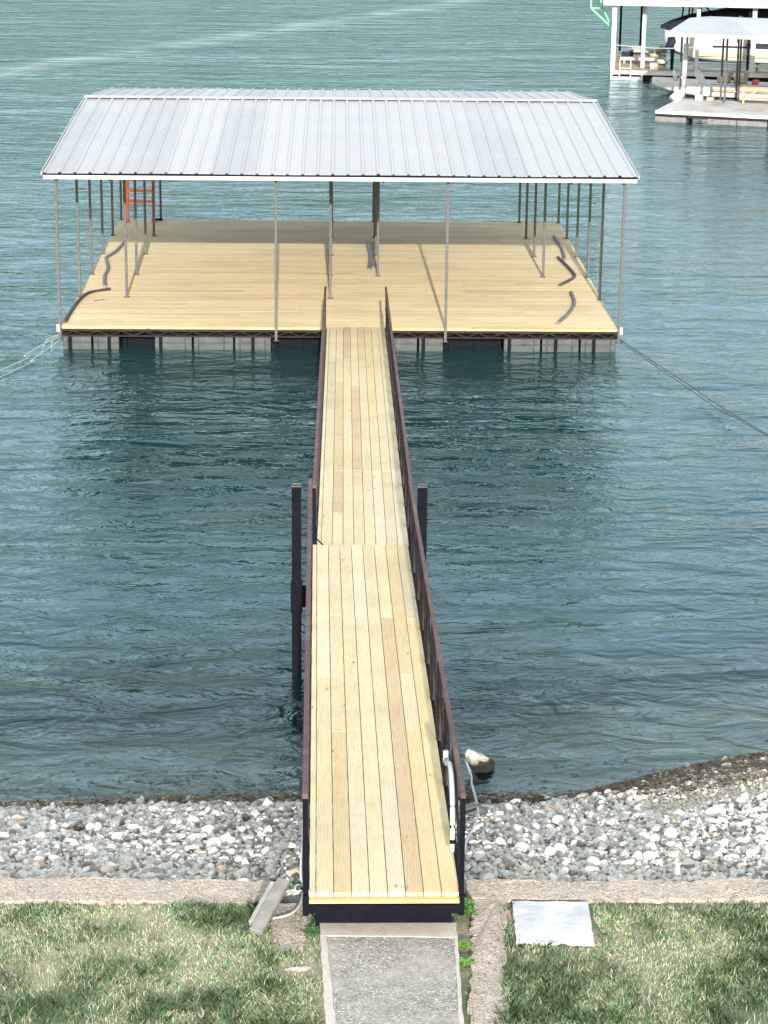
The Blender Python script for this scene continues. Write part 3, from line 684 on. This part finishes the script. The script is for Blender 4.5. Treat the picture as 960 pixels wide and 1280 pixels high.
# floats
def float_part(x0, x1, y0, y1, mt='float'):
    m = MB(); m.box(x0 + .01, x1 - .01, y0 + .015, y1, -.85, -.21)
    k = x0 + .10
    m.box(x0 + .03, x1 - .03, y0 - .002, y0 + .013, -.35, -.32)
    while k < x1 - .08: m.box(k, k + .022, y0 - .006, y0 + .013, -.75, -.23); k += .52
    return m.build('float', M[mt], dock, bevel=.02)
for x0, x1 in ((-5.72, -5.12), (-5.10, -4.55), (-3.83, -3.05), (-3.03, -2.2), (-2.18, -1.42), (1.03, 1.60), (1.62, 2.14), (3.38, 4.15), (4.17, 4.95), (4.97, 5.72)):
    float_part(x0, x1, -.02, 1.1)
for x0, x1 in ((-4.54, -3.84), (-1.40, 1.02), (2.15, 3.37)): float_part(x0, x1, .35, 1.3, 'black')  # black blocks added in the gaps so they read as deep shade
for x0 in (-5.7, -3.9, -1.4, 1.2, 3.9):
    for y0 in (2.6, 5.4, 8.2, 11.2): float_part(x0, x0 + 1.7, y0, y0 + 1.5, 'black')  # rear floats coloured black to stand in for the shade under the deck
for xx in (-5.56, -4.76, -3.70, -1.80, 1.72, 3.5, 4.46, 5.25):       # bolted brackets hanging over floats
    m = MB(); m.box(xx - .035, xx + .035, -.05, -.032, -.55, -.21); m.build('float_bracket', M['black'], dock)
# posts
post_me = None
def post(x, y, z0=.002, mat='galv', w=.056):
    global post_me
    H = 3.12 if y < 8.05 or True else 3.1
    sl = (3.66 - 3.13) / 8.25
    top = 3.02 + sl * (min(y, 8.03) + .2) - (max(0, y - 8.03) * .085)
    m = MB(); m.box(x - w / 2, x + w / 2, y - w / 2, y + w / 2, z0, top); m.box(x - .06, x + .06, y - .06, y + .06, z0, z0 + .008)
    return m.build('post', M[mat], dock, bevel=.006)
rows = (3.0, 5.55, 8.1, 10.6, 12.9)
for s in (-1, 1):
    post(s * (HW + .035), -.06, -.27)
    for yy in rows: post(s * (HW - .04), yy)
    for yy in rows[(0 if s < 0 else 1):]: post(s * 4.66, yy)
post(-1.32, -.065, -.27); post(2.17, -.065, -.27)
for yy in rows: post(-.22, yy)
for yy in rows[1:]: post(.86, yy)
# roof
EY, EZ, RY, RZ, BY, BZ, EW = -.25, 3.19, 8.03, 3.725, 14.26, 3.225, 6.0
def roof_sheet(name, y0, z0, y1, z1, parent, thick=.004):
    prof = []; x = -EW
    while x < EW - .01:                       # one major rib every 0.305 m, two faint ones between
        for dx, dz in ((0, 0), (.010, 0), (.034, .033), (.070, .033), (.094, 0), (.148, 0), (.158, .005), (.168, .005), (.178, 0), (.222, 0), (.232, .005), (.242, .005), (.252, 0)):
            if x + dx <= EW: prof.append((x + dx, dz))
        x += .3045
    prof.append((EW, 0)); m = MB(); n = len(prof); seg = 10; vs = []
    for k in range(seg + 1):
        t = k / seg; sag = -.012 * math.sin(math.pi * t * 3) ** 2
        for px, dz in prof: vs.append((px, y0 + (y1 - y0) * t, z0 + (z1 - z0) * t + dz + sag + .006 * math.sin(px * 1.3 + t * 5)))
    fs = [(k * n + i, k * n + i + 1, (k + 1) * n + i + 1, (k + 1) * n + i) for k in range(seg) for i in range(n - 1)]
    m.add(vs, fs); o = m.build(name, M['roof'], parent)
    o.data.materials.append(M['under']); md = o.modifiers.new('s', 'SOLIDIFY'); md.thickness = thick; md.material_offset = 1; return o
roof = roof_sheet('roof', EY, EZ, RY, RZ, dock); roof['label'] = 'front slope of the ribbed metal roof'
rb = roof_sheet('roof', BY, BZ, RY + .004, RZ - .004, dock); rb['label'] = 'back slope of the ribbed metal roof'
m = MB(); 
m.add([(-EW - .02, RY - .22, RZ + .024), (EW + .02, RY - .22, RZ + .024), (EW + .02, RY, RZ + .045), (-EW - .02, RY, RZ + .045), (EW + .02, RY + .22, RZ + .024), (-EW - .02, RY + .22, RZ + .024)], [(0, 1, 2, 3), (3, 2, 4, 5)])
o = m.build('ridge_cap', M['white'], roof); md = o.modifiers.new('s', 'SOLIDIFY'); md.thickness = .006
# eave purlins and gable trims, rafters
for yy, zz in ((EY + .03, EZ - .085), (BY - .03, BZ - .085)):
    m = MB(); m.box(-EW + .02, EW - .02, yy - .02, yy + .02, zz - .040, zz + .040); m.build('eave_beam', M['white'], roof); m = MB(); m.box(-EW + .02, EW - .02, yy - .018, yy + .018, zz + .042, zz + .078); m.build('eave_shade_strip', M['black'], roof)  # black strip stands in for the shaded gap between sheet and beam
for sx in (-1, 1):
    m = MB(); x = sx * (EW + .012)
    m.bar((x, EY, EZ - .01), (x, RY, RZ - .01), .018, .07); m.bar((x, RY, RZ - .01), (x, BY, BZ - .01), .018, .07); m.build('gable_trim', M['white'], roof)
for k in range(1, 7):
    for y0, z0, y1, z1 in ((EY, EZ, RY, RZ), (BY, BZ, RY, RZ)):
        t = k / 7; m = MB(); yy = y0 + (y1 - y0) * t; zz = z0 + (z1 - z0) * t - .045; m.box(-EW + .05, EW - .05, yy - .025, yy + .025, zz - .025, zz + .012); m.build('purlin', M['truss'], roof)
for xx in (-5.72, -4.66, -1.32, -.22, .86, 2.17, 4.66, 5.72):
    m = MB(); m.bar((xx, EY + .1, EZ - .13), (xx, RY, RZ - .13), .05, .08); m.bar((xx, RY, RZ - .13), (xx, BY - .1, BZ - .13), .05, .08); m.build('rafter', M['truss'], roof)
# corner cleats / white bumper wheels
for x in (-HW - .07, HW + .075):
    m = MB(); m.tube([(x, -.08, -.10), (x, -.08, .06)], [.034, .034], 10); m.build('corner_bumper', M['pvc'], dock, bevel=.01)

# ladder at the far left corner
lad = empty('ladder', (-5.20, 12.72, 0), 'red orange swim ladder standing at the far left corner of the dock', 'ladder')
for xx in (-5.50, -4.83):
    m = MB(); m.bar((xx, 12.62, .0), (xx, 12.95, 1.75), .085, .06); m.build('side_rail', M['orange'], lad, bevel=.008)
    m = MB(); m.box(xx - .05, xx + .05, 12.55, 12.67, .002, .06); m.build('foot', M['orange'], lad)
for zz in (.52, .79, 1.08, 1.37, 1.66):
    yy = 12.62 + .33 * zz / 1.75; m = MB(); m.bar((-5.464, yy, zz), (-4.866, yy, zz), .06, .075); m.build('rung', M['orange'], lad)
m = MB(); m.bar((-4.79, 12.66, .05), (-4.62, 12.80, .05), .05, .05); m.build('hinge_bracket', M['black'], lad)

# loose bumper strips on the decking
def strip(pts, mat, label, r=.042):
    m = MB(); P_ = curve_pts([(a, b, .03) for a, b in pts], 6); m.tube(P_, r, 8, flat=.7)
    o = m.build('bumper_strip', M[mat], None, smooth=False, loc=(pts[0][0], pts[0][1], .03))
    tag(o, label, 'bumper strip', 'loose bumper strips on the decking')
UNP = {}
strip([(5.39, 10.8), (5.42, 9.1), (5.36, 7.6)], 'bumper', 'grey curved bumper strip on the right decking, farthest from the shore')
strip([(5.22, 7.9), (5.36, 6.44), (5.37, 5.48), (4.96, 4.53)], 'bumper_dark', 'dark hooked bumper strip in the middle of the right decking')
strip([(5.13, 3.72), (5.09, 2.58), (4.89, 1.57), (4.53, .44)], 'bumper', 'grey curved bumper strip on the right decking, nearest the shore')
strip([(-5.30, 9.6), (-5.40, 8.3), (-5.56, 7.5)], 'bumper', 'thin grey bumper strip by the left posts, farthest from the shore')
strip([(-5.55, 7.45), (-5.38, 6.17), (-5.36, 5.21), (-5.24, 4.01)], 'bumper', 'wavy grey bumper strip near the left edge, middle one')
strip([(-5.10, 3.75), (-5.50, 3.35), (-5.64, 2.6), (-5.69, 1.4), (-5.70, .3)], 'bumper_dark', 'dark bent bumper strip along the left edge near the corner post')
strip([(.66, 9.72), (.71, 7.9), (.66, 6.18)], 'bumper', 'straight grey bumper strip by the centre posts, left of the pair')
strip([(.79, 9.72), (.735, 7.9), (.76, 6.4)], 'bumper', 'slightly bent grey bumper strip by the centre posts, right of the pair')
m = MB(); m.bar((-5.32, 2.55, .006), (-5.12, 2.70, .006), .016, .010); o = m.build('twig', M['bumper_dark'], None); tag(o, 'thin dark sliver lying on the decking near the left front corner', 'twig')

# mooring lines
def line(name, pts, r, mat, label, sag=0):
    m = MB(); P_ = curve_pts(pts, 10); m.tube(P_, r, 6); o = m.build(name, M[mat], None, smooth=True, loc=pts[0]); tag(o, label, 'rope' if mat == 'rope' else 'cable'); return o
line('mooring_cable', [(5.78, -.05, -.20), (6.66, -3.55, -.27), (7.54, -7.3, -.27), (11.5, -24, .1)], .010, 'cable', 'taut dark mooring cable from the right corner of the dock, upper of two')
line('mooring_cable', [(5.78, -.05, -.24), (6.6, -3.35, -.33), (7.08, -5.4, -.37), (7.55, -7.4, -.29), (11.5, -24.2, .1)], .008, 'cable', 'slack dark mooring cable dipping to the water right of the dock, lower of two')
line('mooring_rope', [(-5.75, -.06, -.15), (-6.32, -1.25, -.32), (-6.75, -2.3, -.42), (-12, -14, -.6)], .009, 'rope', 'pale mooring rope from the left corner of the dock, upper of two')
line('mooring_rope', [(-5.72, -.08, -.24), (-6.2, -1.25, -.42), (-6.62, -2.5, -.46), (-11.5, -15, -.6)], .008, 'rope', 'pale mooring rope from the left corner of the dock, lower of two')
line('rope_end', [(-5.78, -.05, -.16), (-6.0, -.25, -.22), (-6.1, -.35, -.42), (-6.1, -.36, -.6)], .007, 'rope', 'loose rope end hanging into the water at the left dock corner, outer one')
line('rope_end', [(-5.76, -.07, -.2), (-5.9, -.2, -.26), (-5.93, -.25, -.42), (-5.92, -.25, -.6)], .006, 'rope', 'loose rope end hanging into the water at the left dock corner, inner one')

# ------------------------------------------------------------------ neighbouring docks
def frame(ox, oy, deg):
    c, s = math.cos(R(deg)), math.sin(R(deg))
    return lambda u, v, z: Vector((ox + u * c - v * s, oy + u * s + v * c, z))
A = frame(11.50, 37.75, -20); B = frame(11.48, 51.53, -8)
dA = empty('boat_dock', A(0, 0, WZ), 'low grey decked dock with thin white roof, nearer of two at upper right', 'dock')
m = MB(A); 
for i in range(38): m.box(i * .3 + .003, i * .3 + .297, 0, 4.1, -.14, -.095 + random.uniform(-.002, .002), tint=(1, 1, 1))
m.build('decking', M['greydeck'], dA)
m = MB(A); m.box(0, 11.4, -.03, -.004, -.20, -.085); m.build('edge_trim', M['white'], dA)
m = MB(A); m.box(0, 11.4, .0, .04, -.31, -.205); k = 0
while k < 11.2: m.bar((k, -.02, -.30), (k + .3, -.02, -.20), .02); m.bar((k + .3, -.02, -.20), (k + .6, -.02, -.30), .02); k += .6
m.build('truss_frame', M['truss'], dA)
for u0, u1 in ((0, 1.15), (1.95, 3.0), (3.02, 4.1), (4.9, 6.0), (6.8, 8.0)):
    m = MB(A); m.box(u0, u1, -.02, 1.2, -.9, -.30); q_ = u0 + .1
    while q_ < u1: m.box(q_, q_ + .04, -.035, -.022, -.8, -.32); q_ += .35
    m.build('float', M['bumper'], dA, bevel=.02)
for u, v, z0 in ((.05, 3.95, -.09), (-.08, 5.6, -.4), (1.87, 3.48, -.09), (1.23, 6.1, -.4), (1.48, 8.0, -.4), (1.65, 7.6, -.4), (5.5, 3.4, -.09), (5.5, 6.2, -.4)):
    m = MB(A); m.box(u - .035, u + .035, v - .035, v + .035, z0, 2.75); m.build('post', M['galv'], dA)
m = MB(A)
def gable(m, u0, u1, v0, z0, v1, z1, v2, z2, t=.06):
    m.add([(u0, v0, z0), (u1, v0, z0), (u1, v1, z1), (u0, v1, z1), (u1, v2, z2), (u0, v2, z2)] + [(u0, v0, z0 - t), (u1, v0, z0 - t), (u1, v1, z1 - t), (u0, v1, z1 - t), (u1, v2, z2 - t), (u0, v2, z2 - t)],
          [(0, 1, 2, 3), (3, 2, 4, 5), (6, 9, 8, 7), (9, 11, 10, 8), (0, 6, 7, 1), (5, 4, 10, 11), (0, 3, 9, 6), (3, 5, 11, 9), (1, 7, 8, 2), (2, 8, 10, 4)])
gable(m, .25, 12, .1, 2.70, 4.2, 2.92, 8.2, 2.68, .08); m.build('roof', M['roof'], dA)
m = MB(A); m.box(.25, 12, .06, .095, 2.58, 2.70); m.build('eave_trim', M['white'], dA)
for v in (4.6, 7.9):
    m = MB(A); m.box(4.2 if v < 5 else .5, 11, v, v + .9, -.2, -.12); m.build('finger_walk', M['tandeck'], dA)
# white pole with flared foot and a tan rack on dock A
wp = empty('pole', A(0.22, 3.75, -.09), 'thick white pole with a flared foot on the nearer neighbour dock', 'pole')
m = MB(A); m.tube([(0.22, 3.75, .25), (.26, 3.78, 2.0)], .10, 10); m.build('shaft', M['white'], wp, smooth=True)
m = MB(A); m.tube([(-.02, 3.3, -.09), (.1, 3.5, .08), (.21, 3.74, .25), (0.22, 3.75, .75)], [.24, .2, .13, .11], 10); m.build('foot', M['pvc'], wp, smooth=True)
rk = empty('rack', A(3.3, 4.2, -.09), 'low tan timber rack at the back edge of the nearer neighbour dock', 'rack')
for v, z in ((3.35, .42), (3.75, .42), (3.35, .05)):
    m = MB(A); m.box(2.45, 7.5, v, v + .12, z, z + .09); m.build('beam', M['tandeck'], rk)
for u in (2.6, 3.9, 5.3):
    m = MB(A); m.bar((u, 3.41, -.09), (u, 3.41, .42), .07); m.bar((u, 3.41, .05), (u + .5, 3.41, .42), .05); m.build('strut', M['cream'], rk)
cr = empty('cooler', A(.86, 3.7, -.09), 'small white cooler on the nearer neighbour dock behind the white pole', 'cooler')
m = MB(A); m.box(.72, 1.0, 3.6, 3.85, -.09, .07); m.build('body', M['pvc'], cr, bevel=.02); m = MB(A); m.box(.70, 1.02, 3.58, 3.87, .073, .11); m.build('lid', M['hullwhite'], cr, bevel=.015)
cr = empty('tackle_box', A(1.3, 3.7, -.09), 'low cream tackle box on the nearer neighbour dock beside the cooler', 'box')
m = MB(A); m.box(1.15, 1.42, 3.6, 3.85, -.09, .02); m.build('body', M['cream'], cr, bevel=.02); m = MB(A); m.box(1.15, 1.42, 3.6, 3.85, .023, .05); m.build('lid', M['white'], cr, bevel=.01)

def hull(xf, st, name, mat, parent, close=True):
    """st: (u, vcentre, halfwidth, zkeel, zchine, zsheer)"""
    m = MB(xf); vs = []; n = 9
    for (u, vc, w, zk, zc, zs) in st:
        prof = [(-w, zs), (-w * .97, (zs + zc) / 2), (-w * .88, zc), (-w * .45, (zc + zk) / 2 - .02), (0, zk), (w * .45, (zc + zk) / 2 - .02), (w * .88, zc), (w * .97, (zs + zc) / 2), (w, zs)]
        vs += [(u, vc + a, b) for a, b in prof]
    fs = [(i * n + j, i * n + j + 1, (i + 1) * n + j + 1, (i + 1) * n + j) for i in range(len(st) - 1) for j in range(n - 1)]
    fs += [tuple(range(n)), tuple((len(st) - 1) * n + j for j in range(n))[::-1]]
    if close: fs += [(i * n, (i + 1) * n, (i + 1) * n + n - 1, i * n + n - 1) for i in range(len(st) - 1)]
    m.add(vs, fs); return m.build(name, mat, parent, smooth=False, bevel=.02)
# low white motorboat between the docks
A9 = A; A = lambda u, v, z: A9(u - .75, v - 1.0, z)
bo = empty('motorboat', A(2.2, 9.6, WZ), 'low open white motorboat floating between the two neighbour docks, bow to the left', 'boat')
zz = WZ
hull(A, [(-1.35, 9.9, .10, zz + .30, zz + .42, zz + .62), (-1.0, 9.9, .38, zz + .10, zz + .3, zz + .60), (-.3, 9.9, .70, zz - .05, zz + .15, zz + .55), (.8, 9.9, .9, zz - .1, zz + .05, zz + .50), (4.2, 9.9, .95, zz - .1, zz + .05, zz + .48)], 'hull', M['hullwhite'], bo)
m = MB(A); m.box(-.2, 3.9, 9.3, 10.5, zz + .49, zz + .56); m.build('deck', M['pvc'], bo, bevel=.03)
for u in (1.35, 2.0):
    m = MB(A); m.box(u, u + .5, 9.45, 10.0, zz + .57, zz + .80); m.box(u + .42, u + .55, 9.45, 10.0, zz + .80, zz + 1.05); m.build('seat', M['cream'], bo, bevel=.04)
m = MB(A); m.bar((.75, 9.6, zz + .56), (.5, 9.6, zz + .95), .28, .03, up=(0, 1, 0)); m.build('windscreen', M['pvc'], bo)
m = MB(A); m.tube([(-.35, 9.7, zz + .56), (-.45, 9.7, zz + .95)], [.10, .05], 8); m.build('bow_seat', M['pvc'], bo, smooth=True)
m = MB(A); m.box(2.75, 3.0, 9.4, 9.75, zz + .57, zz + .72); m.build('cushion', M['red'], bo, bevel=.03)
A = A9
bo2 = empty('jet_ski', A(5.0, 8.8, WZ), 'small white watercraft moored at the frame edge behind the tan rack', 'watercraft')
hull(A, [(3.3, 7.6, .08, zz + .25, zz + .35, zz + .5), (3.7, 7.6, .4, zz + .05, zz + .2, zz + .5), (4.5, 7.6, .55, zz - .05, zz + .12, zz + .45), (6.3, 7.6, .55, zz - .05, zz + .12, zz + .42)], 'hull', M['cream'], bo2)
m = MB(A); m.tube([(3.9, 7.6, zz + .5), (4.6, 7.6, zz + .62), (6.0, 7.6, zz + .6)], [.16, .25, .22], 8); m.build('seat', M['hullwhite'], bo2, smooth=True)
m = MB(A); m.tube([(4.0, 7.6, zz + .6), (3.85, 7.6, zz + 1.0)], [.1, .04], 6); m.tube([(3.85, 7.35, zz + 1.0), (3.85, 7.85, zz + 1.0)], .025, 6); m.build('handlebar', M['pvc'], bo2)

# dock B
dB = empty('boat_dock', B(0, 0, WZ), 'white posted dock with pale roof and boat slip, farther of two at upper right', 'dock')
zB = -.10
m = MB(B); 
for i in range(16): m.box(0, 2.25, i * .5 + .01, i * .5 + .49, zB - .05, zB + random.uniform(-.002, .002))
m.box(2.25, 14, 0.01, 1.0, zB - .05, zB); m.build('decking', M['tandeck'], dB)
m = MB(B); m.box(-.02, 14, -.05, -.004, zB - .16, zB + .015); m.build('edge_trim', M['white'], dB)
m = MB(B); m.box(-.05, 14, .0, .4, zB - .30, zB - .17); m.build('frame', M['black'], dB)
m = MB(B); m.box(-.05, 1.3, -.12, -.06, WZ + .0, WZ + .14); m.box(-.05, .03, -.12, -.06, WZ + .15, zB); m.box(1.22, 1.3, -.12, -.06, WZ + .15, zB); m.build('swim_platform', M['white'], dB)
for u0 in (0, 2.4, 5.2, 8.5):
    m = MB(B); m.box(u0, u0 + 1.6, .45, 1.5, -.9, zB - .17); m.build('float', M['bumper'], dB, bevel=.02)
for v, zt in ((3.0, .16), (6.6, .16)):
    m = MB(B); m.box(.25, 2.3, v, v + .35, zt - .12, zt); m.box(.4, .5, v + .05, v + .3, zB, zt - .12); m.box(1.9, 2.0, v + .05, v + .3, zB, zt - .12); o = m.build('bench', M['white'], dB, bevel=.01)
for u, v, w in ((.02, .12, .20), (1.26, 1.25, .17), (3.52, .12, .16), (5.85, .3, .2), (8.5, .2, .2)):
    m = MB(B); m.box(u - w / 2, u + w / 2, v - w / 2, v + w / 2, WZ if u < .1 else zB, 2.85); m.build('post', M['white'], dB, bevel=.01)
for u, v in ((.12, 8.6), (1.05, 8.6), (5.66, .4), (3.7, 8)):
    m = MB(B); m.box(u - .05, u + .05, v - .05, v + .05, zB, 2.85); m.build('brace_post', M['black'], dB)
m = MB(B); gable(m, -.45, 14, -.3, 2.83, 4.5, 3.25, 9.2, 2.83, .14); m.build('roof', M['roof'], dB)
m = MB(B); m.box(-.45, 14, -.36, -.305, 2.62, 2.80); m.build('eave_trim', M['white'], dB)
m = MB(B); m.tube(curve_pts([(.1, .1, .95), (1.2, .1, .88), (2.4, .1, .86), (3.4, .1, .92)], 5), .02, 6); m.build('rail_rope', M['rope'], dB)
# swim ladder at the front
sl = empty('swim_ladder', B(.45, -.15, WZ), 'white swim ladder on the front edge of the farther neighbour dock', 'ladder')
for u in (.32, .78):
    m = MB(B); m.tube([(u, -.18, WZ - .3), (u, -.18, .35), (u, .05, .38)], .03, 6); m.build('side_rail', M['white'], sl)
for z in (-.42, -.2, .02): m = MB(B); m.tube([(.32, -.18, z), (.78, -.18, z)], .022, 6); m.build('rung', M['white'], sl)
# green slide frame behind its left post
gf = empty('frame_arm', B(-.3, 1.0, 1.4), 'mint green triangular steel arm reaching out left of the farther neighbour dock', 'frame')
P4 = [(-1.02, .85, 3.1), (-1.0, .85, 2.40), (-.5, .85, 2.40), (-.70, .85, 3.1), (-.1, .9, 1.60)]
m = MB(B)
for a_, b_ in ((0, 1), (1, 2), (2, 3), (1, 4), (2, 4)): m.bar(P4[a_], P4[b_], .07)
m.build('truss_arm', M['green'], gf)
# boat on the lift with navy cover
bb = empty('covered_boat', B(5, 3, .1), 'white motorboat under a navy canvas cover on a lift beneath the farther neighbour roof', 'boat')
hull(B, [(2.15, 2.4, .12, .95, 1.15, 1.45), (2.6, 2.4, .6, .45, .62, 1.42), (3.4, 2.4, .98, .2, .34, 1.35), (4.6, 2.4, 1.15, .1, .22, 1.25), (9.2, 2.4, 1.18, .08, .2, 1.2)], 'hull', M['hullwhite'], bb)
m = MB(B); m.bar((3.6, 1.32, .52), (9.0, 1.18, .45), .02, .14); m.build('stripe', M['cream'], bb)
m = MB(B); m.bar((5.6, 1.20, .98), (9.0, 1.16, .95), .02, .12); m.build('dark_stripe', M['navy'], bb)
m = MB(B); vs = []; st = [(1.95, .1, 1.50, 1.62), (2.4, .5, 1.48, 1.85), (3.2, 1.0, 1.38, 2.12), (4.6, 1.2, 1.28, 2.38), (6.0, 1.22, 1.24, 2.62), (7.0, 1.22, 1.22, 2.2), (9.3, 1.2, 1.22, 1.85)]
n_ = 7
for u, w, z0, z1 in st:
    for j in range(n_): t = j / (n_ - 1) * math.pi; vs.append((u, 2.4 - math.cos(t) * w, z0 + (z1 - z0) * math.sin(t) ** .7))
m.add(vs, [(i * n_ + j, i * n_ + j + 1, (i + 1) * n_ + j + 1, (i + 1) * n_ + j) for i in range(len(st) - 1) for j in range(n_ - 1)]); m.build('cover', M['navy'], bb, smooth=True)
for u, h in ((2.85, .55), (3.12, .68), (3.25, .5)):
    m = MB(B); m.tube([(u, 2.4, 1.85), (u + .04, 2.4, 1.95 + h)], .035, 6); m.build('cleat_post', M['black'], bb)
m = MB(B)
for u in np.arange(3.4, 9, .9): m.tube([(u, 1.215, 1.28), (u + .03, 1.20, 1.05)], .012, 5)
m.tube([(2.6, 1.75, 1.40), (3.4, 1.40, 1.34), (4.6, 1.22, 1.24), (9, 1.19, 1.2)], .03, 6); m.build('rub_rail', M['black'], bb)
m = MB(B); m.bar((4.2, 1.225, .88), (6.8, 1.205, .85), .02, .07); m.build('hull_stripe', M['navy'], bb)
m = MB(B)
for a_, b_ in (((3.6, .2, 2.78), (4.3, 2.0, 2.0)), ((3.7, .25, 2.78), (5.2, 2.2, 2.3))): m.bar(a_, b_, .05)
m.build('support_strut', M['black'], bb)
bl = empty('boat_lift', B(5, 3, WZ), 'white boat lift beams carrying the covered boat', 'boat lift')
for v in (1.5, 3.3):
    m = MB(B); m.box(3.0, 9.5, v, v + .12, .02, .12); m.build('beam', M['white'], bl)
for u in (3.5, 6.2, 8.8):
    m = MB(B); m.bar((u, 1.56, WZ - .4), (u, 1.56, .02), .12); m.bar((u, 3.36, WZ - .4), (u, 3.36, .02), .12); m.build('leg', M['white'], bl)
om = empty('outboard_motor', B(2.45, .7, zB), 'black outboard motor stood on the farther neighbour dock', 'outboard motor')
m = MB(B); m.tube([(2.5, .75, zB), (2.5, .75, .45), (2.5, .75, .75)], [.06, .08, .10], 8); m.build('shaft', M['black'], om)
m = MB(B); m.tube([(2.35, .75, .76), (2.45, .75, 1.15), (2.6, .75, 1.2)], [.26, .22, .1], 8); m.build('cowling', M['navy'], om, smooth=True)
for q_, (u, v, w_, h_, mt, lab) in enumerate(((.55, 4.6, .5, .38, 'navy', 'dark storage tub on the farther neighbour dock, between its two white benches'), (1.0, 7.4, .6, .30, 'cream', 'cream storage tub on the farther neighbour dock behind its white benches'), (1.75, .45, .34, .30, 'hullwhite', 'small white cooler at the front edge of the farther neighbour dock'))):
    tb = empty('storage_tub', B(u, v, zB), lab, 'tub')
    m = MB(B); m.box(u - w_ / 2, u + w_ / 2, v - .2, v + .2, zB + .002, zB + h_); m.build('body', M[mt], tb, bevel=.02)
    m = MB(B); m.box(u - w_ / 2 - .02, u + w_ / 2 + .02, v - .22, v + .22, zB + h_ + .003, zB + h_ + .05); m.build('lid', M['hullwhite' if q_ == 1 else 'bumper'], tb, bevel=.01)
cu = empty('cushion_pile', B(2.0, 1.5, zB), 'tan and white cushions heaped on the farther neighbour dock', 'cushions')
for u, v, z, mt in ((1.75, 4.9, .10, 'cream'), (2.1, 2.4, .10, 'hullwhite'), (2.05, 5.1, .32, 'cream')):
    m = MB(B); m.tube([(u, v, z - .1), (u, v, z), (u + .05, v, z + .15)], [.22, .27, .16], 9); m.build('cushion', M[mt], cu, smooth=True)

# ------------------------------------------------------------------ keep every base colour in a realistic range
AF = .70
for m in bpy.data.materials:
    b = m.node_tree.nodes.get('Principled BSDF') if m.use_nodes else None
    if b and b.inputs['Base Color'].links:
        src = b.inputs['Base Color'].links[0].from_socket
        L(m.node_tree, mixc(m.node_tree, 1.0, src, (AF, AF, AF), 'MULTIPLY'), b.inputs['Base Color'])

# ------------------------------------------------------------------ camera, light, world
cam = bpy.data.cameras.new('camera'); co = bpy.data.objects.new('camera', cam); col.objects.link(co); scene.camera = co
cxyz = (-.0377, -46.2643, 10.124); yaw, pit, rol = .0212, .2956, .0106; Fpx = 2860.2
fw = Vector((math.sin(yaw) * math.cos(pit), math.cos(yaw) * math.cos(pit), -math.sin(pit))); rt = Vector((math.cos(yaw), -math.sin(yaw), 0)); up = rt.cross(fw)
r2 = rt * math.cos(rol) + up * math.sin(rol); u2 = -rt * math.sin(rol) + up * math.cos(rol)
co.matrix_world = Matrix(((r2.x, u2.x, -fw.x, cxyz[0]), (r2.y, u2.y, -fw.y, cxyz[1]), (r2.z, u2.z, -fw.z, cxyz[2]), (0, 0, 0, 1)))
cam.sensor_fit = 'VERTICAL'; cam.sensor_height = 36; cam.lens = 36 * Fpx / 1280; cam.clip_end = 2000; cam.clip_start = .5
CLOUD = (3.0, 3.5, 3.72)
EL, AZ = 17.2, 1.3                       # sun behind the camera, AZ degrees towards +X
sd = Vector((math.sin(R(AZ)) * math.cos(R(EL)), -math.cos(R(AZ)) * math.cos(R(EL)), math.sin(R(EL))))
sl_ = bpy.data.lights.new('sun', 'SUN'); sl_.energy = 2.9; sl_.angle = R(.6); sl_.color = (1, .955, .88)
so = bpy.data.objects.new('sun', sl_); col.objects.link(so); so.rotation_euler = sd.to_track_quat('Z', 'Y').to_euler()
w = bpy.data.worlds.new('World'); scene.world = w; w.use_nodes = True; nt = w.node_tree
sk = nt.nodes.new('ShaderNodeTexSky'); sk.sky_type = 'NISHITA'; sk.sun_disc = False; sk.sun_elevation = R(EL); sk.sun_rotation = R(180 - AZ)
sk.air_density = 1.0; sk.dust_density = 4.5; sk.ozone_density = 1.0
tc = N(nt, 'ShaderNodeTexCoord'); sx = N(nt, 'ShaderNodeSeparateXYZ'); L(nt, tc.outputs['Generated'], sx.inputs[0])
zz_ = math_(nt, 'ADD', math_(nt, 'MAXIMUM', sx.outputs['Z'], 0.0), .12)
cx = N(nt, 'ShaderNodeCombineXYZ'); L(nt, math_(nt, 'DIVIDE', sx.outputs['X'], zz_), cx.inputs[0]); L(nt, math_(nt, 'DIVIDE', sx.outputs['Y'], zz_), cx.inputs[1])
cl = ramp(nt, noise(nt, cx.outputs[0], .9, 5, .6, .4), [(.32, .45), (.68, .97)])
L(nt, mixc(nt, cl, sk.outputs[0], CLOUD), nt.nodes['Background'].inputs['Color']); nt.nodes['Background'].inputs['Strength'].default_value = .15
scene.render.engine = 'CYCLES'
vs_ = scene.view_settings; vs_.view_transform = 'Standard'; vs_.look = 'None'; vs_.gamma = 1; vs_.use_curve_mapping = False; vs_.exposure = 1.85
